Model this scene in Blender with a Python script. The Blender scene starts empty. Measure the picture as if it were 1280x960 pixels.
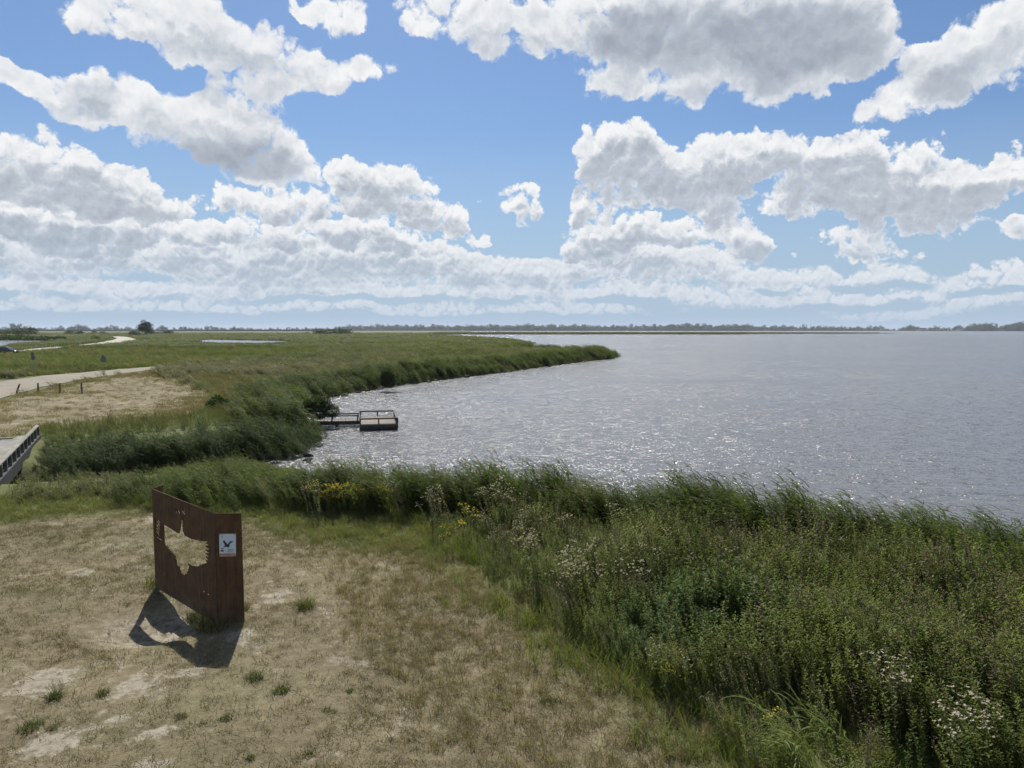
import bpy, bmesh, math, random
import numpy as np
from mathutils import Vector, Matrix, Euler, noise as mnoise

random.seed(7)
RNG = np.random.default_rng(7)
S = bpy.context.scene
C = S.collection
R = math.radians

# ------------------------------------------------------------------ camera
FPX, EYE = 900.0, 6.0                         # focal length in photo pixels, eye height in metres
PITCH = math.atan(68.0 / FPX)
cam = bpy.data.cameras.new('camera')
cam.sensor_width = 36.0
cam.lens = 36.0 * FPX / 1280.0
cam.clip_end = 30000.0
cam.clip_start = 0.1
cam_o = bpy.data.objects.new('camera', cam)
cam_o.location = (0, 0, EYE)
cam_o.rotation_euler = (math.pi / 2 - PITCH, 0, 0)
C.objects.link(cam_o)
S.camera = cam_o
S.view_settings.view_transform = 'Standard'
S.view_settings.look = 'None'
S.view_settings.exposure = 0.5
S.view_settings.gamma = 1.0
S.view_settings.use_curve_mapping = False
S.render.engine = 'CYCLES'
S.cycles.max_bounces = 8
S.cycles.diffuse_bounces = 3
S.cycles.glossy_bounces = 3
S.cycles.transmission_bounces = 3
S.cycles.transparent_max_bounces = 8
S.cycles.volume_bounces = 0
S.cycles.use_denoising = True
S.cycles.denoiser = 'OPENIMAGEDENOISE'
S.cycles.denoising_prefilter = 'ACCURATE'
S.cycles.sample_clamp_indirect = 4.0
S.cycles.caustics_reflective = False
S.cycles.caustics_refractive = False

def ray(px, py):
    """world direction through a point of the photograph (used to survey where things stand)"""
    u = (480.0 - py) / FPX
    return np.array([(px - 640.0) / FPX, math.cos(PITCH) + u * math.sin(PITCH), u * math.cos(PITCH) - math.sin(PITCH)])

def at(px, py, z=0.0):
    d = ray(px, py)
    t = (z - EYE) / d[2]
    return np.array([d[0] * t, d[1] * t, z])

def azel(px, py):
    d = ray(px, py)
    return math.degrees(math.atan2(d[0], d[1])), math.degrees(math.atan2(d[2], math.hypot(d[0], d[1])))

# ------------------------------------------------------------------ sun
SUN_EL, SUN_AZ = R(53.5), R(-11.0)            # azimuth from +Y towards +X
sun_dir = Vector((math.sin(SUN_AZ) * math.cos(SUN_EL), math.cos(SUN_AZ) * math.cos(SUN_EL), math.sin(SUN_EL)))
sl = bpy.data.lights.new('sun', 'SUN')
sl.energy = 5.0
sl.angle = R(0.53)
sl.color = (1.0, 0.955, 0.88)
so = bpy.data.objects.new('sun', sl)
so.rotation_euler = sun_dir.to_track_quat('Z', 'Y').to_euler()
so.location = (0, 0, 60)
C.objects.link(so)

# ------------------------------------------------------------------ node helper
class G:
    def __init__(s, tree):
        s.t = tree
    def n(s, typ, **kw):
        nd = s.t.nodes.new(typ)
        for k, v in kw.items():
            setattr(nd, k, v)
        return nd
    def put(s, sock, v):
        if isinstance(v, bpy.types.NodeSocket):
            s.t.links.new(v, sock)
        elif v is not None:
            sock.default_value = v
    def m(s, op, a, b=None, c=None, clamp=False):
        nd = s.n('ShaderNodeMath', operation=op, use_clamp=clamp)
        for i, v in enumerate((a, b, c)):
            s.put(nd.inputs[i], v)
        return nd.outputs[0]
    def v(s, op, a, b=None, c=None, out=0, scale=None):
        nd = s.n('ShaderNodeVectorMath', operation=op)
        for i, x in enumerate((a, b, c)):
            s.put(nd.inputs[i], x)
        if scale is not None:
            s.put(nd.inputs['Scale'], scale)
        return nd.outputs['Value'] if op in ('DOT_PRODUCT', 'LENGTH', 'DISTANCE') else nd.outputs[0]
    def rng(s, v, a, b, c=0.0, d=1.0, smooth=False):
        nd = s.n('ShaderNodeMapRange', interpolation_type='SMOOTHSTEP' if smooth else 'LINEAR')
        nd.clamp = True
        for i, x in enumerate((v, a, b, c, d)):
            s.put(nd.inputs[i], x)
        return nd.outputs[0]
    def mix(s, f, a, b, mode='MIX'):
        nd = s.n('ShaderNodeMix', data_type='RGBA', blend_type=mode)
        s.put(nd.inputs[0], f)
        s.put(nd.inputs[6], a if isinstance(a, bpy.types.NodeSocket) else (*a, 1)[:4])
        s.put(nd.inputs[7], b if isinstance(b, bpy.types.NodeSocket) else (*b, 1)[:4])
        return nd.outputs[2]
    def noise(s, vec, scale, detail=2.0, rough=0.5, dist=0.0, out=0, dims='3D'):
        nd = s.n('ShaderNodeTexNoise')
        nd.noise_dimensions = dims
        s.put(nd.inputs['Vector'], vec)
        for k, x in (('Scale', scale), ('Detail', detail), ('Roughness', rough), ('Distortion', dist)):
            s.put(nd.inputs[k], x)
        return nd.outputs[out]
    def xyz(s, a, b, c=0.0):
        nd = s.n('ShaderNodeCombineXYZ')
        for i, x in enumerate((a, b, c)):
            s.put(nd.inputs[i], x)
        return nd.outputs[0]
    def sep(s, v):
        nd = s.n('ShaderNodeSeparateXYZ')
        s.put(nd.inputs[0], v)
        return nd.outputs
    def ramp(s, f, stops):
        nd = s.n('ShaderNodeValToRGB')
        cr = nd.color_ramp
        while len(cr.elements) < len(stops):
            cr.elements.new(0.5)
        for e, (p, c) in zip(cr.elements, stops):
            e.position = p
            e.color = (*c, 1)
        s.put(nd.inputs[0], f)
        return nd.outputs[0]

# ------------------------------------------------------------------ sky with fair-weather cumulus
W = bpy.data.worlds.new('World')
S.world = W
W.use_nodes = True
W.cycles.sampling_method = 'MANUAL'
W.cycles.sample_map_resolution = 1024
wt = W.node_tree
wt.nodes.clear()

# clouds in three distances: photo position (px), half sizes (px), weight
HIGH = [
    (150, 8, 105, 42, .8), (250, 40, 105, 46, .9), (340, 72, 88, 46, .9), (420, 92, 56, 30, .8), (470, 88, 38, 22, .6), (345, 112, 36, 24, .6),
    (425, 22, 42, 28, .6), (395, 2, 40, 18, .6), (575, 8, 88, 40, .9), (640, 40, 56, 36, .75), (500, 26, 20, 10, .4), (12, 12, 12, 20, .35),
    (760, 30, 110, 70, 1.0), (880, 45, 130, 85, 1.1), (1000, 40, 120, 80, 1.1), (1060, 55, 70, 56, .8), (760, 106, 50, 26, .7), (975, 112, 70, 32, .8), (872, 128, 34, 20, .5),
    (1235, 45, 70, 55, .9), (1180, 95, 80, 50, .95), (1110, 135, 56, 28, .7), (1255, 95, 60, 38, .6),
    (110, 122, 88, 42, 1.0), (215, 150, 80, 50, 1.0), (285, 135, 58, 44, .9), (320, 190, 80, 48, 1.0), (370, 210, 40, 32, .7), (34, 106, 46, 22, .6), (4, 88, 26, 16, .5),
]
MIDDLE = [
    (40, 205, 100, 48, 1.0), (130, 232, 84, 38, .9), (0, 240, 60, 30, .8), (185, 258, 62, 28, .8), (110, 262, 70, 24, .7),
    (440, 235, 48, 40, .9), (505, 245, 54, 44, .9), (545, 276, 46, 30, .8), (588, 300, 30, 12, .6), (360, 258, 56, 32, .8), (285, 256, 46, 26, .7),
    (648, 256, 28, 32, .75), (603, 248, 11, 8, .45),
    (775, 185, 62, 42, .95), (735, 205, 32, 28, .7), (820, 222, 70, 42, .95), (742, 262, 44, 36, .8), (722, 250, 20, 14, .4),
    (900, 203, 60, 38, .9), (945, 190, 52, 30, .8), (890, 243, 70, 28, .8), (930, 298, 46, 34, .95), (870, 272, 40, 16, .5),
    (1010, 195, 62, 34, .85), (1065, 185, 52, 30, .9), (1035, 240, 82, 40, .95), (1120, 235, 78, 56, 1.0), (1190, 250, 74, 50, .95), (1252, 215, 55, 30, .8), (1150, 178, 32, 16, .45),
    (1060, 300, 46, 22, .8), (1100, 318, 64, 15, .65), (1278, 290, 38, 22, .8), (1255, 338, 46, 15, .7), (996, 317, 20, 6, .35),
]
TIER = [
    (20, 282, 100, 40, .95), (115, 296, 80, 34, .9), (190, 284, 50, 26, .8), (245, 292, 40, 22, .7), (310, 296, 60, 28, .85), (385, 296, 50, 24, .8), (455, 292, 62, 30, .85), (520, 310, 46, 22, .75), (575, 318, 34, 12, .5),
    (735, 305, 46, 28, .85), (800, 288, 50, 28, .85), (860, 296, 40, 24, .8), (770, 322, 60, 16, .6), (905, 322, 40, 14, .5), (1075, 322, 44, 12, .5),
]
LOW = [
    (60, 322, 110, 26, .8), (170, 318, 80, 24, .75), (245, 300, 46, 18, .6), (270, 332, 80, 24, .8), (370, 325, 80, 30, .85), (470, 325, 70, 26, .8), (545, 332, 56, 22, .75), (620, 340, 60, 20, .75), (690, 342, 50, 20, .75),
    (770, 325, 60, 26, .8), (850, 330, 66, 22, .8), (930, 345, 60, 15, .65), (1010, 350, 60, 13, .6), (1110, 345, 60, 12, .5), (1200, 352, 50, 10, .45), (1270, 350, 40, 10, .5),
    (40, 356, 90, 12, .65), (150, 360, 80, 12, .6), (260, 362, 80, 11, .6), (360, 360, 80, 12, .65), (470, 362, 80, 11, .6), (580, 364, 70, 11, .6), (690, 366, 70, 10, .6), (800, 362, 80, 11, .6), (900, 370, 70, 8, .5), (1010, 372, 80, 8, .5), (1120, 374, 80, 7, .45), (1230, 378, 80, 6, .4),
    (90, 382, 120, 6, .45), (300, 383, 120, 6, .45), (500, 384, 110, 6, .45), (700, 385, 110, 5, .45), (900, 388, 120, 5, .4), (1120, 390, 130, 5, .4),
]
# bases seen from below
GREYS = [(850, 40, 120, 52, .9), (1000, 52, 105, 60, 1.1), (780, 45, 56, 34, .5), (310, 198, 76, 32, .9), (110, 118, 34, 26, .6), (240, 205, 70, 22, .5), (1190, 105, 60, 28, .6), (290, 62, 90, 22, .25), (650, 30, 40, 18, .25), (1080, 110, 30, 20, .2)]

# each field as a sum of products of curves over azimuth and elevation
AZ0, AZ1, EL0, EL1, RANK = -42.0, 42.0, -2.0, 32.0, 18
NA, NE = 84, 56
_a = np.linspace(AZ0, AZ1, NA)[None, :]
_e = np.linspace(EL0, EL1, NE)[:, None]

def blob_grid(items):
    acc = np.zeros((NE, NA))
    for (px, py, rx, ry, w) in items:
        ca, ce = azel(px, py)
        ra = abs(azel(px + rx, py)[0] - azel(px - rx, py)[0]) / 2
        re = abs(azel(px, py - ry)[1] - azel(px, py + ry)[1]) / 2
        q = ((_a - ca) / ra) ** 2 + ((_e - ce) / re) ** 2
        acc += np.clip(w * (1.25 - q), 0, w)
    return np.minimum(acc, 1.15)

def curves(g, x, rows):
    """three curves of x as one vector; each row is scaled into 0..1"""
    nd = g.n('ShaderNodeRGBCurve')
    lo = [float(r.min()) for r in rows]
    hi = [float(r.max()) + 1e-9 for r in rows]
    for c, r, l, h in zip(nd.mapping.curves, rows, lo, hi):
        n = len(r)
        while len(c.points) < n:
            c.points.new(0.5, 0.5)
        for i in range(n):
            c.points[i].location = (i / (n - 1), (float(r[i]) - l) / (h - l))
            c.points[i].handle_type = 'AUTO'
    nd.mapping.update()
    g.put(nd.inputs['Color'], x)
    return g.v('MULTIPLY_ADD', nd.outputs[0], tuple(h - l for l, h in zip(lo, hi)), tuple(lo))

class Field:
    def __init__(s, items, rank=RANK):
        u, w, v = np.linalg.svd(blob_grid(items), full_matrices=False)
        s.r = rank
        s.u = (u[:, :rank] * np.sqrt(w[:rank])).T
        s.v = (v[:rank].T * np.sqrt(w[:rank])).T
    def at(s, g, p):
        x, y, _ = g.sep(p)[0:3]
        fa, fe = g.rng(x, AZ0, AZ1), g.rng(y, EL0, EL1)
        out = None
        for k in range(0, s.r, 3):
            d = g.v('DOT_PRODUCT', curves(g, fa, s.v[k:k + 3]), curves(g, fe, s.u[k:k + 3]))
            out = d if out is None else g.m('ADD', out, d)
            fa = g.m('MULTIPLY_ADD', out, 1e-9, fa)       # keeps the terms in sequence (few live values in the shader)
            fe = g.m('MULTIPLY_ADD', out, 1e-9, fe)
        return out

def puffs(g, p, f0, octaves, fall=0.56):
    """rounded billows with creases between them: folded noise, one octave at a time; about 0"""
    bil, amp, frq, tot = None, 1.0, f0, 0.0
    for k in range(octaves):
        o = g.m('ABSOLUTE', g.m('SUBTRACT', g.noise(p, frq, 0, 0.5, dims='2D'), 0.5))
        bil = g.m('MULTIPLY', o, amp * 2) if bil is None else g.m('MULTIPLY_ADD', o, amp * 2, bil)
        tot += amp
        amp *= fall
        frq *= 2.13
    return g.m('MULTIPLY_ADD', bil, 1.0 / tot, -0.22)

g = G(wt)
tc = g.n('ShaderNodeTexCoord')
D = tc.outputs['Generated']
dx, dy, dz = g.sep(D)[0:3]
az = g.m('MULTIPLY', g.m('ARCTAN2', dx, dy), 57.29578)
el = g.m('MULTIPLY', g.m('ARCSINE', g.m('MAXIMUM', g.m('MINIMUM', dz, 1.0), -1.0)), 57.29578)
P = g.xyz(az, el, 0.0)
W1 = g.v('SUBTRACT', g.noise(P, 0.20, 2, 0.5, out=1, dims='2D'), (0.5, 0.5, 0.5))
W2 = g.v('SUBTRACT', g.noise(P, 0.9, 3, 0.6, out=1, dims='2D'), (0.5, 0.5, 0.5))
outside = g.m('MAXIMUM', g.rng(g.m('ABSOLUTE', az), 36.0, 44.0, 0, 1, True), g.rng(el, 25.5, 31.0, 0, 1, True))
gen = g.m('MULTIPLY', g.rng(g.noise(P, 0.055, 2, 0.5, dims='2D'), 0.53, 0.66, 0.0, 1.1), outside)

def after(p, v):
    """p, but computed only after v"""
    return g.v('MULTIPLY_ADD', g.xyz(v, v, v), (1e-9, 1e-9, 0), p)

def cloud_layer(P, items, f0, seed, thr, warp, up, billow, soft, greys=None, beyond=False, k_up=0.50, k_rel=0.9):
    fld = Field(items)
    pw = g.v('ADD', P, g.v('MULTIPLY', W1, (warp * 1.3, warp, 0)))
    pw = g.v('ADD', pw, g.v('MULTIPLY', W2, (warp * 0.35, warp * 0.3, 0)))
    m0 = fld.at(g, pw)
    if beyond:
        m0 = g.m('ADD', m0, gen)
    m1 = fld.at(g, g.v('ADD', after(pw, m0), (-0.25 * up, up, 0)))
    P = after(P, m1)
    q = g.v('ADD', g.v('ADD', P, (seed, seed * 0.7, 0)), g.v('MULTIPLY', W2, (0.22 / f0, 0.22 / f0, 0)))
    b0 = puffs(g, q, f0, 6)
    q = after(q, b0)
    c0 = puffs(g, q, f0, 4)
    q = after(q, c0)
    c1 = puffs(g, g.v('ADD', q, (-0.045 / f0, 0.15 / f0, 0)), f0, 4)
    wis = g.m('MULTIPLY', g.m('SUBTRACT', g.noise(after(q, c1), f0 * 4.0, 5, 0.62, dims='2D'), 0.5), g.m('MULTIPLY', g.rng(m0, 0.08, 0.38), 0.55))
    m0 = g.m('ADD', m0, wis)
    dens = g.m('SUBTRACT', g.m('MULTIPLY_ADD', b0, g.m('MULTIPLY', g.rng(m0, 0.08, 0.38), billow), m0), thr)
    pw = after(pw, c1)
    al = g.rng(dens, 0.0, soft, 0, 1, True)
    above = g.rng(g.m('MULTIPLY_ADD', c1, 0.8, m1), 0.25, 1.15, 0.0, 1.0, True)
    rim = g.rng(dens, 0.0, 0.45, 0.35, 1.0)
    sh = g.m('MULTIPLY', g.m('MULTIPLY', above, k_up), rim)
    sh = g.m('MULTIPLY_ADD', g.rng(dens, 0.05, 0.9), 0.16, sh)
    sh = g.m('MULTIPLY_ADD', g.m('SUBTRACT', c1, c0), k_rel, sh)
    if greys:
        sh = g.m('MULTIPLY_ADD', g.m('MINIMUM', Field(greys, 9).at(g, pw), 1.1), 0.42, sh)
    return al, g.m('MAXIMUM', g.m('MINIMUM', sh, 1.0), 0.0)
RAMP = [(0.0, (0.90, 0.905, 0.915)), (0.22, (0.76, 0.785, 0.82)), (0.55, (0.50, 0.55, 0.62)), (1.0, (0.34, 0.385, 0.45))]
sky = g.n('ShaderNodeTexSky', sky_type='NISHITA')
sky.sun_disc = False
sky.sun_elevation = SUN_EL
sky.sun_rotation = SUN_AZ
sky.altitude = 0
sky.air_density = 1.0
sky.dust_density = 0.6
sky.ozone_density = 1.6
SKY_STRENGTH = 0.085
blue = g.v('MULTIPLY', sky.outputs[0], (SKY_STRENGTH * 0.76, SKY_STRENGTH * 0.93, SKY_STRENGTH * 1.12))
low = g.rng(el, 1.0, 15.0, 0.97, 0.0)
HORIZON = (0.40, 0.52, 0.67)
col = g.mix(low, blue, HORIZON)
# far clouds are softened by the air in front of them
hz = g.rng(el, 0.5, 8.0, 0.62, 0.0)
for args, kw in (((LOW, 0.60, 31.0, 0.08, 1.5, 0.75, 1.6, 0.34), dict(k_up=0.40, k_rel=0.8)),
                 ((TIER, 0.46, 53.0, 0.42, 1.9, 1.0, 2.0, 0.32), dict(k_up=0.52, k_rel=0.9)),
                 ((MIDDLE, 0.36, 17.0, 0.45, 2.4, 1.3, 2.2, 0.34), dict()),
                 ((HIGH, 0.25, 0.0, 0.46, 2.8, 2.0, 2.0, 0.46), dict(greys=GREYS, beyond=True, k_up=0.28, k_rel=0.75))):
    al, sh = cloud_layer(P, *args, **kw)
    al = g.m('MULTIPLY', al, g.rng(el, 0.2, 2.0, 0.45, 1.0))
    col = g.mix(al, col, g.mix(hz, g.ramp(sh, RAMP), HORIZON))
    P = after(P, g.v('DOT_PRODUCT', col, (1.0, 1.0, 1.0)))
bg = g.n('ShaderNodeBackground')
g.put(bg.inputs['Color'], col)
bg.inputs['Strength'].default_value = 0.72
wo = g.n('ShaderNodeOutputWorld')
wt.links.new(bg.outputs[0], wo.inputs['Surface'])

# ------------------------------------------------------------------ object helpers
def tag(o, label=None, cat=None, group=None, kind=None):
    for k, v in (('label', label), ('category', cat), ('group', group), ('kind', kind)):
        if v:
            o[k] = v
    return o

def mesh_obj(name, verts, faces, mat, parent=None, smooth=False, loc=None):
    me = bpy.data.meshes.new(name)
    me.from_pydata([tuple(map(float, v)) for v in verts], [], [tuple(map(int, f)) for f in faces])
    me.update()
    if mat is not None:
        me.materials.append(mat)
    if smooth:
        me.polygons.foreach_set('use_smooth', [True] * len(me.polygons))
    o = bpy.data.objects.new(name, me)
    if parent is not None:
        o.parent = parent
    if loc is not None:
        o.location = loc
    C.objects.link(o)
    return o

def empty(name, loc, rz=0.0):
    o = bpy.data.objects.new(name, None)
    o.location = tuple(map(float, loc))
    o.rotation_euler = (0, 0, rz)
    o.empty_display_size = 0.2
    C.objects.link(o)
    return o

def child(src, parent, loc=None, rot=None, scale=None):
    o = src.copy()
    o.parent = parent
    if loc is not None:
        o.location = loc
    if rot is not None:
        o.rotation_euler = rot
    if scale is not None:
        o.scale = scale
    C.objects.link(o)
    return o

def copy_tree(o, parent=None):
    c = o.copy()
    c.parent = parent
    C.objects.link(c)
    for ch in list(o.children):
        copy_tree(ch, c)
    return c

class MB:
    """collects boxes, beams and tubes of ONE mesh object"""
    def __init__(s):
        s.v, s.f = [], []
    def add(s, vs, fs):
        b = len(s.v)
        s.v += [tuple(map(float, v)) for v in vs]
        s.f += [tuple(i + b for i in f) for f in fs]
        return s
    def box(s, c, d, rz=0.0):
        vs = []
        for z in (-1, 1):
            for x, y in ((-1, -1), (1, -1), (1, 1), (-1, 1)):
                X, Y = x * d[0] / 2, y * d[1] / 2
                vs.append((c[0] + X * math.cos(rz) - Y * math.sin(rz), c[1] + X * math.sin(rz) + Y * math.cos(rz), c[2] + z * d[2] / 2))
        return s.add(vs, [(0, 3, 2, 1), (4, 5, 6, 7), (0, 1, 5, 4), (1, 2, 6, 5), (2, 3, 7, 6), (3, 0, 4, 7)])
    def tube(s, pts, rad, n=8, cap=True):
        pts = [Vector(p) for p in pts]
        rad = rad if isinstance(rad, (list, tuple)) else [rad] * len(pts)
        vs, fs = [], []
        for i, p in enumerate(pts):
            t = (pts[min(i + 1, len(pts) - 1)] - pts[max(i - 1, 0)]).normalized()
            a = t.cross(Vector((0.3, 0.9, 0.1) if abs(t.z) > 0.8 else (0, 0, 1))).normalized()
            b = t.cross(a)
            for k in range(n):
                w = 2 * math.pi * k / n
                vs.append(p + (a * math.cos(w) + b * math.sin(w)) * rad[i])
        for i in range(len(pts) - 1):
            for k in range(n):
                fs.append((i * n + k, i * n + (k + 1) % n, (i + 1) * n + (k + 1) % n, (i + 1) * n + k))
        if cap:
            fs.append(tuple(range(n))[::-1])
            fs.append(tuple((len(pts) - 1) * n + k for k in range(n)))
        return s.add(vs, fs)
    def prism(s, outline, axis_from, axis_to):
        """outline: list of 3-D points; extruded from + axis_from to + axis_to"""
        n = len(outline)
        a, b = Vector(axis_from), Vector(axis_to)
        vs = [Vector(p) + a for p in outline] + [Vector(p) + b for p in outline]
        fs = [tuple(range(n))[::-1], tuple(range(n, 2 * n))] + [(i, (i + 1) % n, n + (i + 1) % n, n + i) for i in range(n)]
        return s.add(vs, fs)
    def build(s, name, mat, parent=None, bevel=0.0, smooth=False):
        o = mesh_obj(name, s.v, s.f, mat, parent, smooth)
        if bevel:
            bm = bmesh.new()
            bm.from_mesh(o.data)
            bmesh.ops.recalc_face_normals(bm, faces=bm.faces)
            bmesh.ops.bevel(bm, geom=[e for e in bm.edges if e.is_manifold and e.calc_face_angle(0) > 0.6], offset=bevel, segments=1, affect='EDGES', clamp_overlap=True)
            bm.to_mesh(o.data)
            bm.free()
        return o

# ------------------------------------------------------------------ materials
def material(name):
    m = bpy.data.materials.new(name)
    m.use_nodes = True
    m.node_tree.nodes.clear()
    g = G(m.node_tree)
    out = g.n('ShaderNodeOutputMaterial')
    return m, g, out

def surf(name, color, rough=0.7, metal=0.0, var=0.18, scale=6.0, bump=0.15, color2=None, stretch=(1, 1, 1), spec=0.4):
    m, g, out = material(name)
    tc = g.n('ShaderNodeTexCoord').outputs['Object']
    p = g.v('MULTIPLY', tc, stretch)
    n1 = g.noise(p, scale, 6, 0.6)
    n2 = g.noise(p, scale * 0.23, 3, 0.5)
    f = g.m('MULTIPLY_ADD', n2, 0.5, g.m('MULTIPLY', n1, 0.5))
    c2 = color2 or tuple(max(0.0, c * (1 - 2.2 * var)) for c in color)
    c1 = tuple(min(1.0, c * (1 + var)) for c in color)
    col = g.mix(g.rng(f, 0.35, 0.65), c2, c1)
    b = g.n('ShaderNodeBsdfPrincipled')
    g.put(b.inputs['Base Color'], col)
    b.inputs['Roughness'].default_value = rough
    b.inputs['Metallic'].default_value = metal
    b.inputs['Specular IOR Level'].default_value = spec
    if bump:
        bn = g.n('ShaderNodeBump')
        bn.inputs['Strength'].default_value = bump
        bn.inputs['Distance'].default_value = 0.02
        g.put(bn.inputs['Height'], n1)
        g.put(b.inputs['Normal'], bn.outputs[0])
    m.node_tree.links.new(b.outputs[0], out.inputs['Surface'])
    return m

def leafy(name, c_dark, c_light, trans=0.35, rough=0.5, patch=0.25, gloss=0.008, dry=None, spread=0.5):
    """leaf: base colour differs from plant to plant and from patch to patch"""
    m, g, out = material(name)
    rnd = g.n('ShaderNodeObjectInfo').outputs['Random']
    pos = g.n('ShaderNodeNewGeometry').outputs['Position']
    pn = g.noise(pos, patch, 3, 0.6)
    f = g.m('MULTIPLY_ADD', rnd, spread, g.m('MULTIPLY', g.rng(pn, 0.3, 0.7), 1.0 - spread), clamp=True)
    col = g.mix(f, c_dark, c_light)
    if dry is not None:
        r2 = g.m('FRACT', g.m('MULTIPLY', rnd, 17.31))
        col = g.mix(g.rng(r2, 1 - dry[1], 1 - dry[1] + 0.06), col, dry[0])
    d = g.n('ShaderNodeBsdfDiffuse')
    g.put(d.inputs['Color'], col)
    t = g.n('ShaderNodeBsdfTranslucent')
    g.put(t.inputs['Color'], g.mix(1.0, col, (1.1, 1.25, 0.5), 'MULTIPLY'))
    mx = g.n('ShaderNodeMixShader')
    mx.inputs[0].default_value = trans
    g.t.links.new(d.outputs[0], mx.inputs[1])
    g.t.links.new(t.outputs[0], mx.inputs[2])
    gl = g.n('ShaderNodeBsdfGlossy')
    gl.inputs['Roughness'].default_value = rough
    gl.inputs['Color'].default_value = (0.8, 0.85, 0.9, 1)
    mx2 = g.n('ShaderNodeMixShader')
    mx2.inputs[0].default_value = gloss
    g.t.links.new(mx.outputs[0], mx2.inputs[1])
    g.t.links.new(gl.outputs[0], mx2.inputs[2])
    g.t.links.new(mx2.outputs[0], out.inputs['Surface'])
    return m

M = {}
M['reed'] = leafy('reed_leaf', (0.040, 0.062, 0.015), (0.112, 0.138, 0.038), trans=0.42, gloss=0.008, rough=0.5, dry=((0.20, 0.17, 0.10), 0.05))
M['reed_dark'] = leafy('shaded_reed_leaf', (0.026, 0.042, 0.014), (0.070, 0.092, 0.030), trans=0.35, gloss=0.008)  # reed leaf again, with the bank's shadow side put into its colour
M['reed_field'] = leafy('reed_field_leaf', (0.066, 0.082, 0.032), (0.160, 0.164, 0.075), trans=0.40, gloss=0.008, patch=0.035, dry=((0.22, 0.185, 0.10), 0.15), spread=0.3)
M['reed_brown'] = leafy('browning_reed_leaf', (0.075, 0.080, 0.032), (0.165, 0.155, 0.075), trans=0.35, patch=0.06, dry=((0.20, 0.165, 0.10), 0.25), spread=0.4)
M['reed_far'] = leafy('reed_far_leaf', (0.062, 0.078, 0.028), (0.150, 0.158, 0.064), trans=0.4, gloss=0.008, patch=0.016, spread=0.25, dry=((0.19, 0.165, 0.09), 0.10))
M['herb'] = leafy('herb_leaf', (0.076, 0.102, 0.020), (0.200, 0.230, 0.056), trans=0.50, gloss=0.008, patch=0.5, dry=((0.115, 0.095, 0.06), 0.10))
M['herb_dark'] = leafy('nettle_leaf', (0.030, 0.056, 0.013), (0.074, 0.110, 0.026), trans=0.35, gloss=0.008, patch=0.5)
M['herb_pale'] = leafy('sage_leaf', (0.105, 0.110, 0.045), (0.185, 0.185, 0.085), trans=0.35, gloss=0.008, patch=0.6)
M['stem'] = leafy('plant_stem', (0.060, 0.065, 0.028), (0.130, 0.115, 0.060), trans=0.1, gloss=0.03)
M['flower'] = leafy('pale_flower', (0.30, 0.26, 0.21), (0.50, 0.45, 0.38), trans=0.3, gloss=0.0)
M['seedhead'] = leafy('brown_seedhead', (0.10, 0.075, 0.05), (0.20, 0.155, 0.115), trans=0.2, gloss=0.0)
M['yellow'] = leafy('yellow_flower', (0.40, 0.32, 0.05), (0.55, 0.45, 0.09), trans=0.3, gloss=0.0)
M['dry'] = leafy('dry_grass', (0.135, 0.110, 0.062), (0.285, 0.238, 0.145), trans=0.25, gloss=0.008, patch=0.6, spread=0.6, dry=((0.115, 0.120, 0.050), 0.13))
M['dry_tall'] = leafy('tall_dry_grass', (0.155, 0.115, 0.062), (0.30, 0.238, 0.130), trans=0.3, gloss=0.008, patch=0.4)
M['grass'] = leafy('green_grass', (0.100, 0.120, 0.034), (0.205, 0.215, 0.078), trans=0.45, gloss=0.008, patch=0.5, dry=((0.24, 0.20, 0.11), 0.18))
M['grass_bright'] = leafy('bright_grass', (0.085, 0.115, 0.028), (0.155, 0.185, 0.055), trans=0.4, gloss=0.008, patch=0.6)
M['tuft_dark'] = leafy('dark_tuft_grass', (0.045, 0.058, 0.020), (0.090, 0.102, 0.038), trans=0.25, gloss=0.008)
M['bush'] = leafy('bush_leaf', (0.026, 0.042, 0.015), (0.066, 0.090, 0.032), trans=0.25, gloss=0.008)
M['bush_far'] = leafy('far_bush_leaf', (0.03, 0.045, 0.016), (0.07, 0.09, 0.032), trans=0.35)
M['tree_leaf'] = leafy('tree_leaf', (0.018, 0.032, 0.014), (0.048, 0.064, 0.026), trans=0.25, gloss=0.008)
M['bark'] = surf('bark', (0.09, 0.075, 0.06), 0.9)
def rust():
    m, g, out = material('rusted_steel')
    tc = g.n('ShaderNodeTexCoord').outputs['Object']
    n1 = g.noise(tc, 4.0, 6, 0.62)
    run = g.noise(g.v('MULTIPLY', tc, (14.0, 14.0, 0.9)), 1.0, 4, 0.6)
    col = g.mix(g.rng(n1, 0.35, 0.65), (0.076, 0.042, 0.023), (0.120, 0.066, 0.033))
    col = g.mix(g.rng(run, 0.54, 0.72, 0.0, 0.7), col, (0.185, 0.088, 0.034))
    col = g.mix(g.rng(run, 0.46, 0.32, 0.0, 0.6), col, (0.045, 0.027, 0.018))
    low = g.sep(tc)[2]
    col = g.mix(g.m('MULTIPLY', g.rng(low, 0.45, 0.0), g.rng(n1, 0.4, 0.6, 0.2, 0.8)), col, (0.15, 0.115, 0.075))
    b = g.n('ShaderNodeBsdfPrincipled')
    g.put(b.inputs['Base Color'], col)
    b.inputs['Roughness'].default_value = 0.85
    b.inputs['Specular IOR Level'].default_value = 0.25
    bn = g.n('ShaderNodeBump')
    bn.inputs['Strength'].default_value = 0.3
    bn.inputs['Distance'].default_value = 0.01
    g.put(bn.inputs['Height'], n1)
    g.put(b.inputs['Normal'], bn.outputs[0])
    m.node_tree.links.new(b.outputs[0], out.inputs['Surface'])
    return m
M['corten'] = rust()
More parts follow.
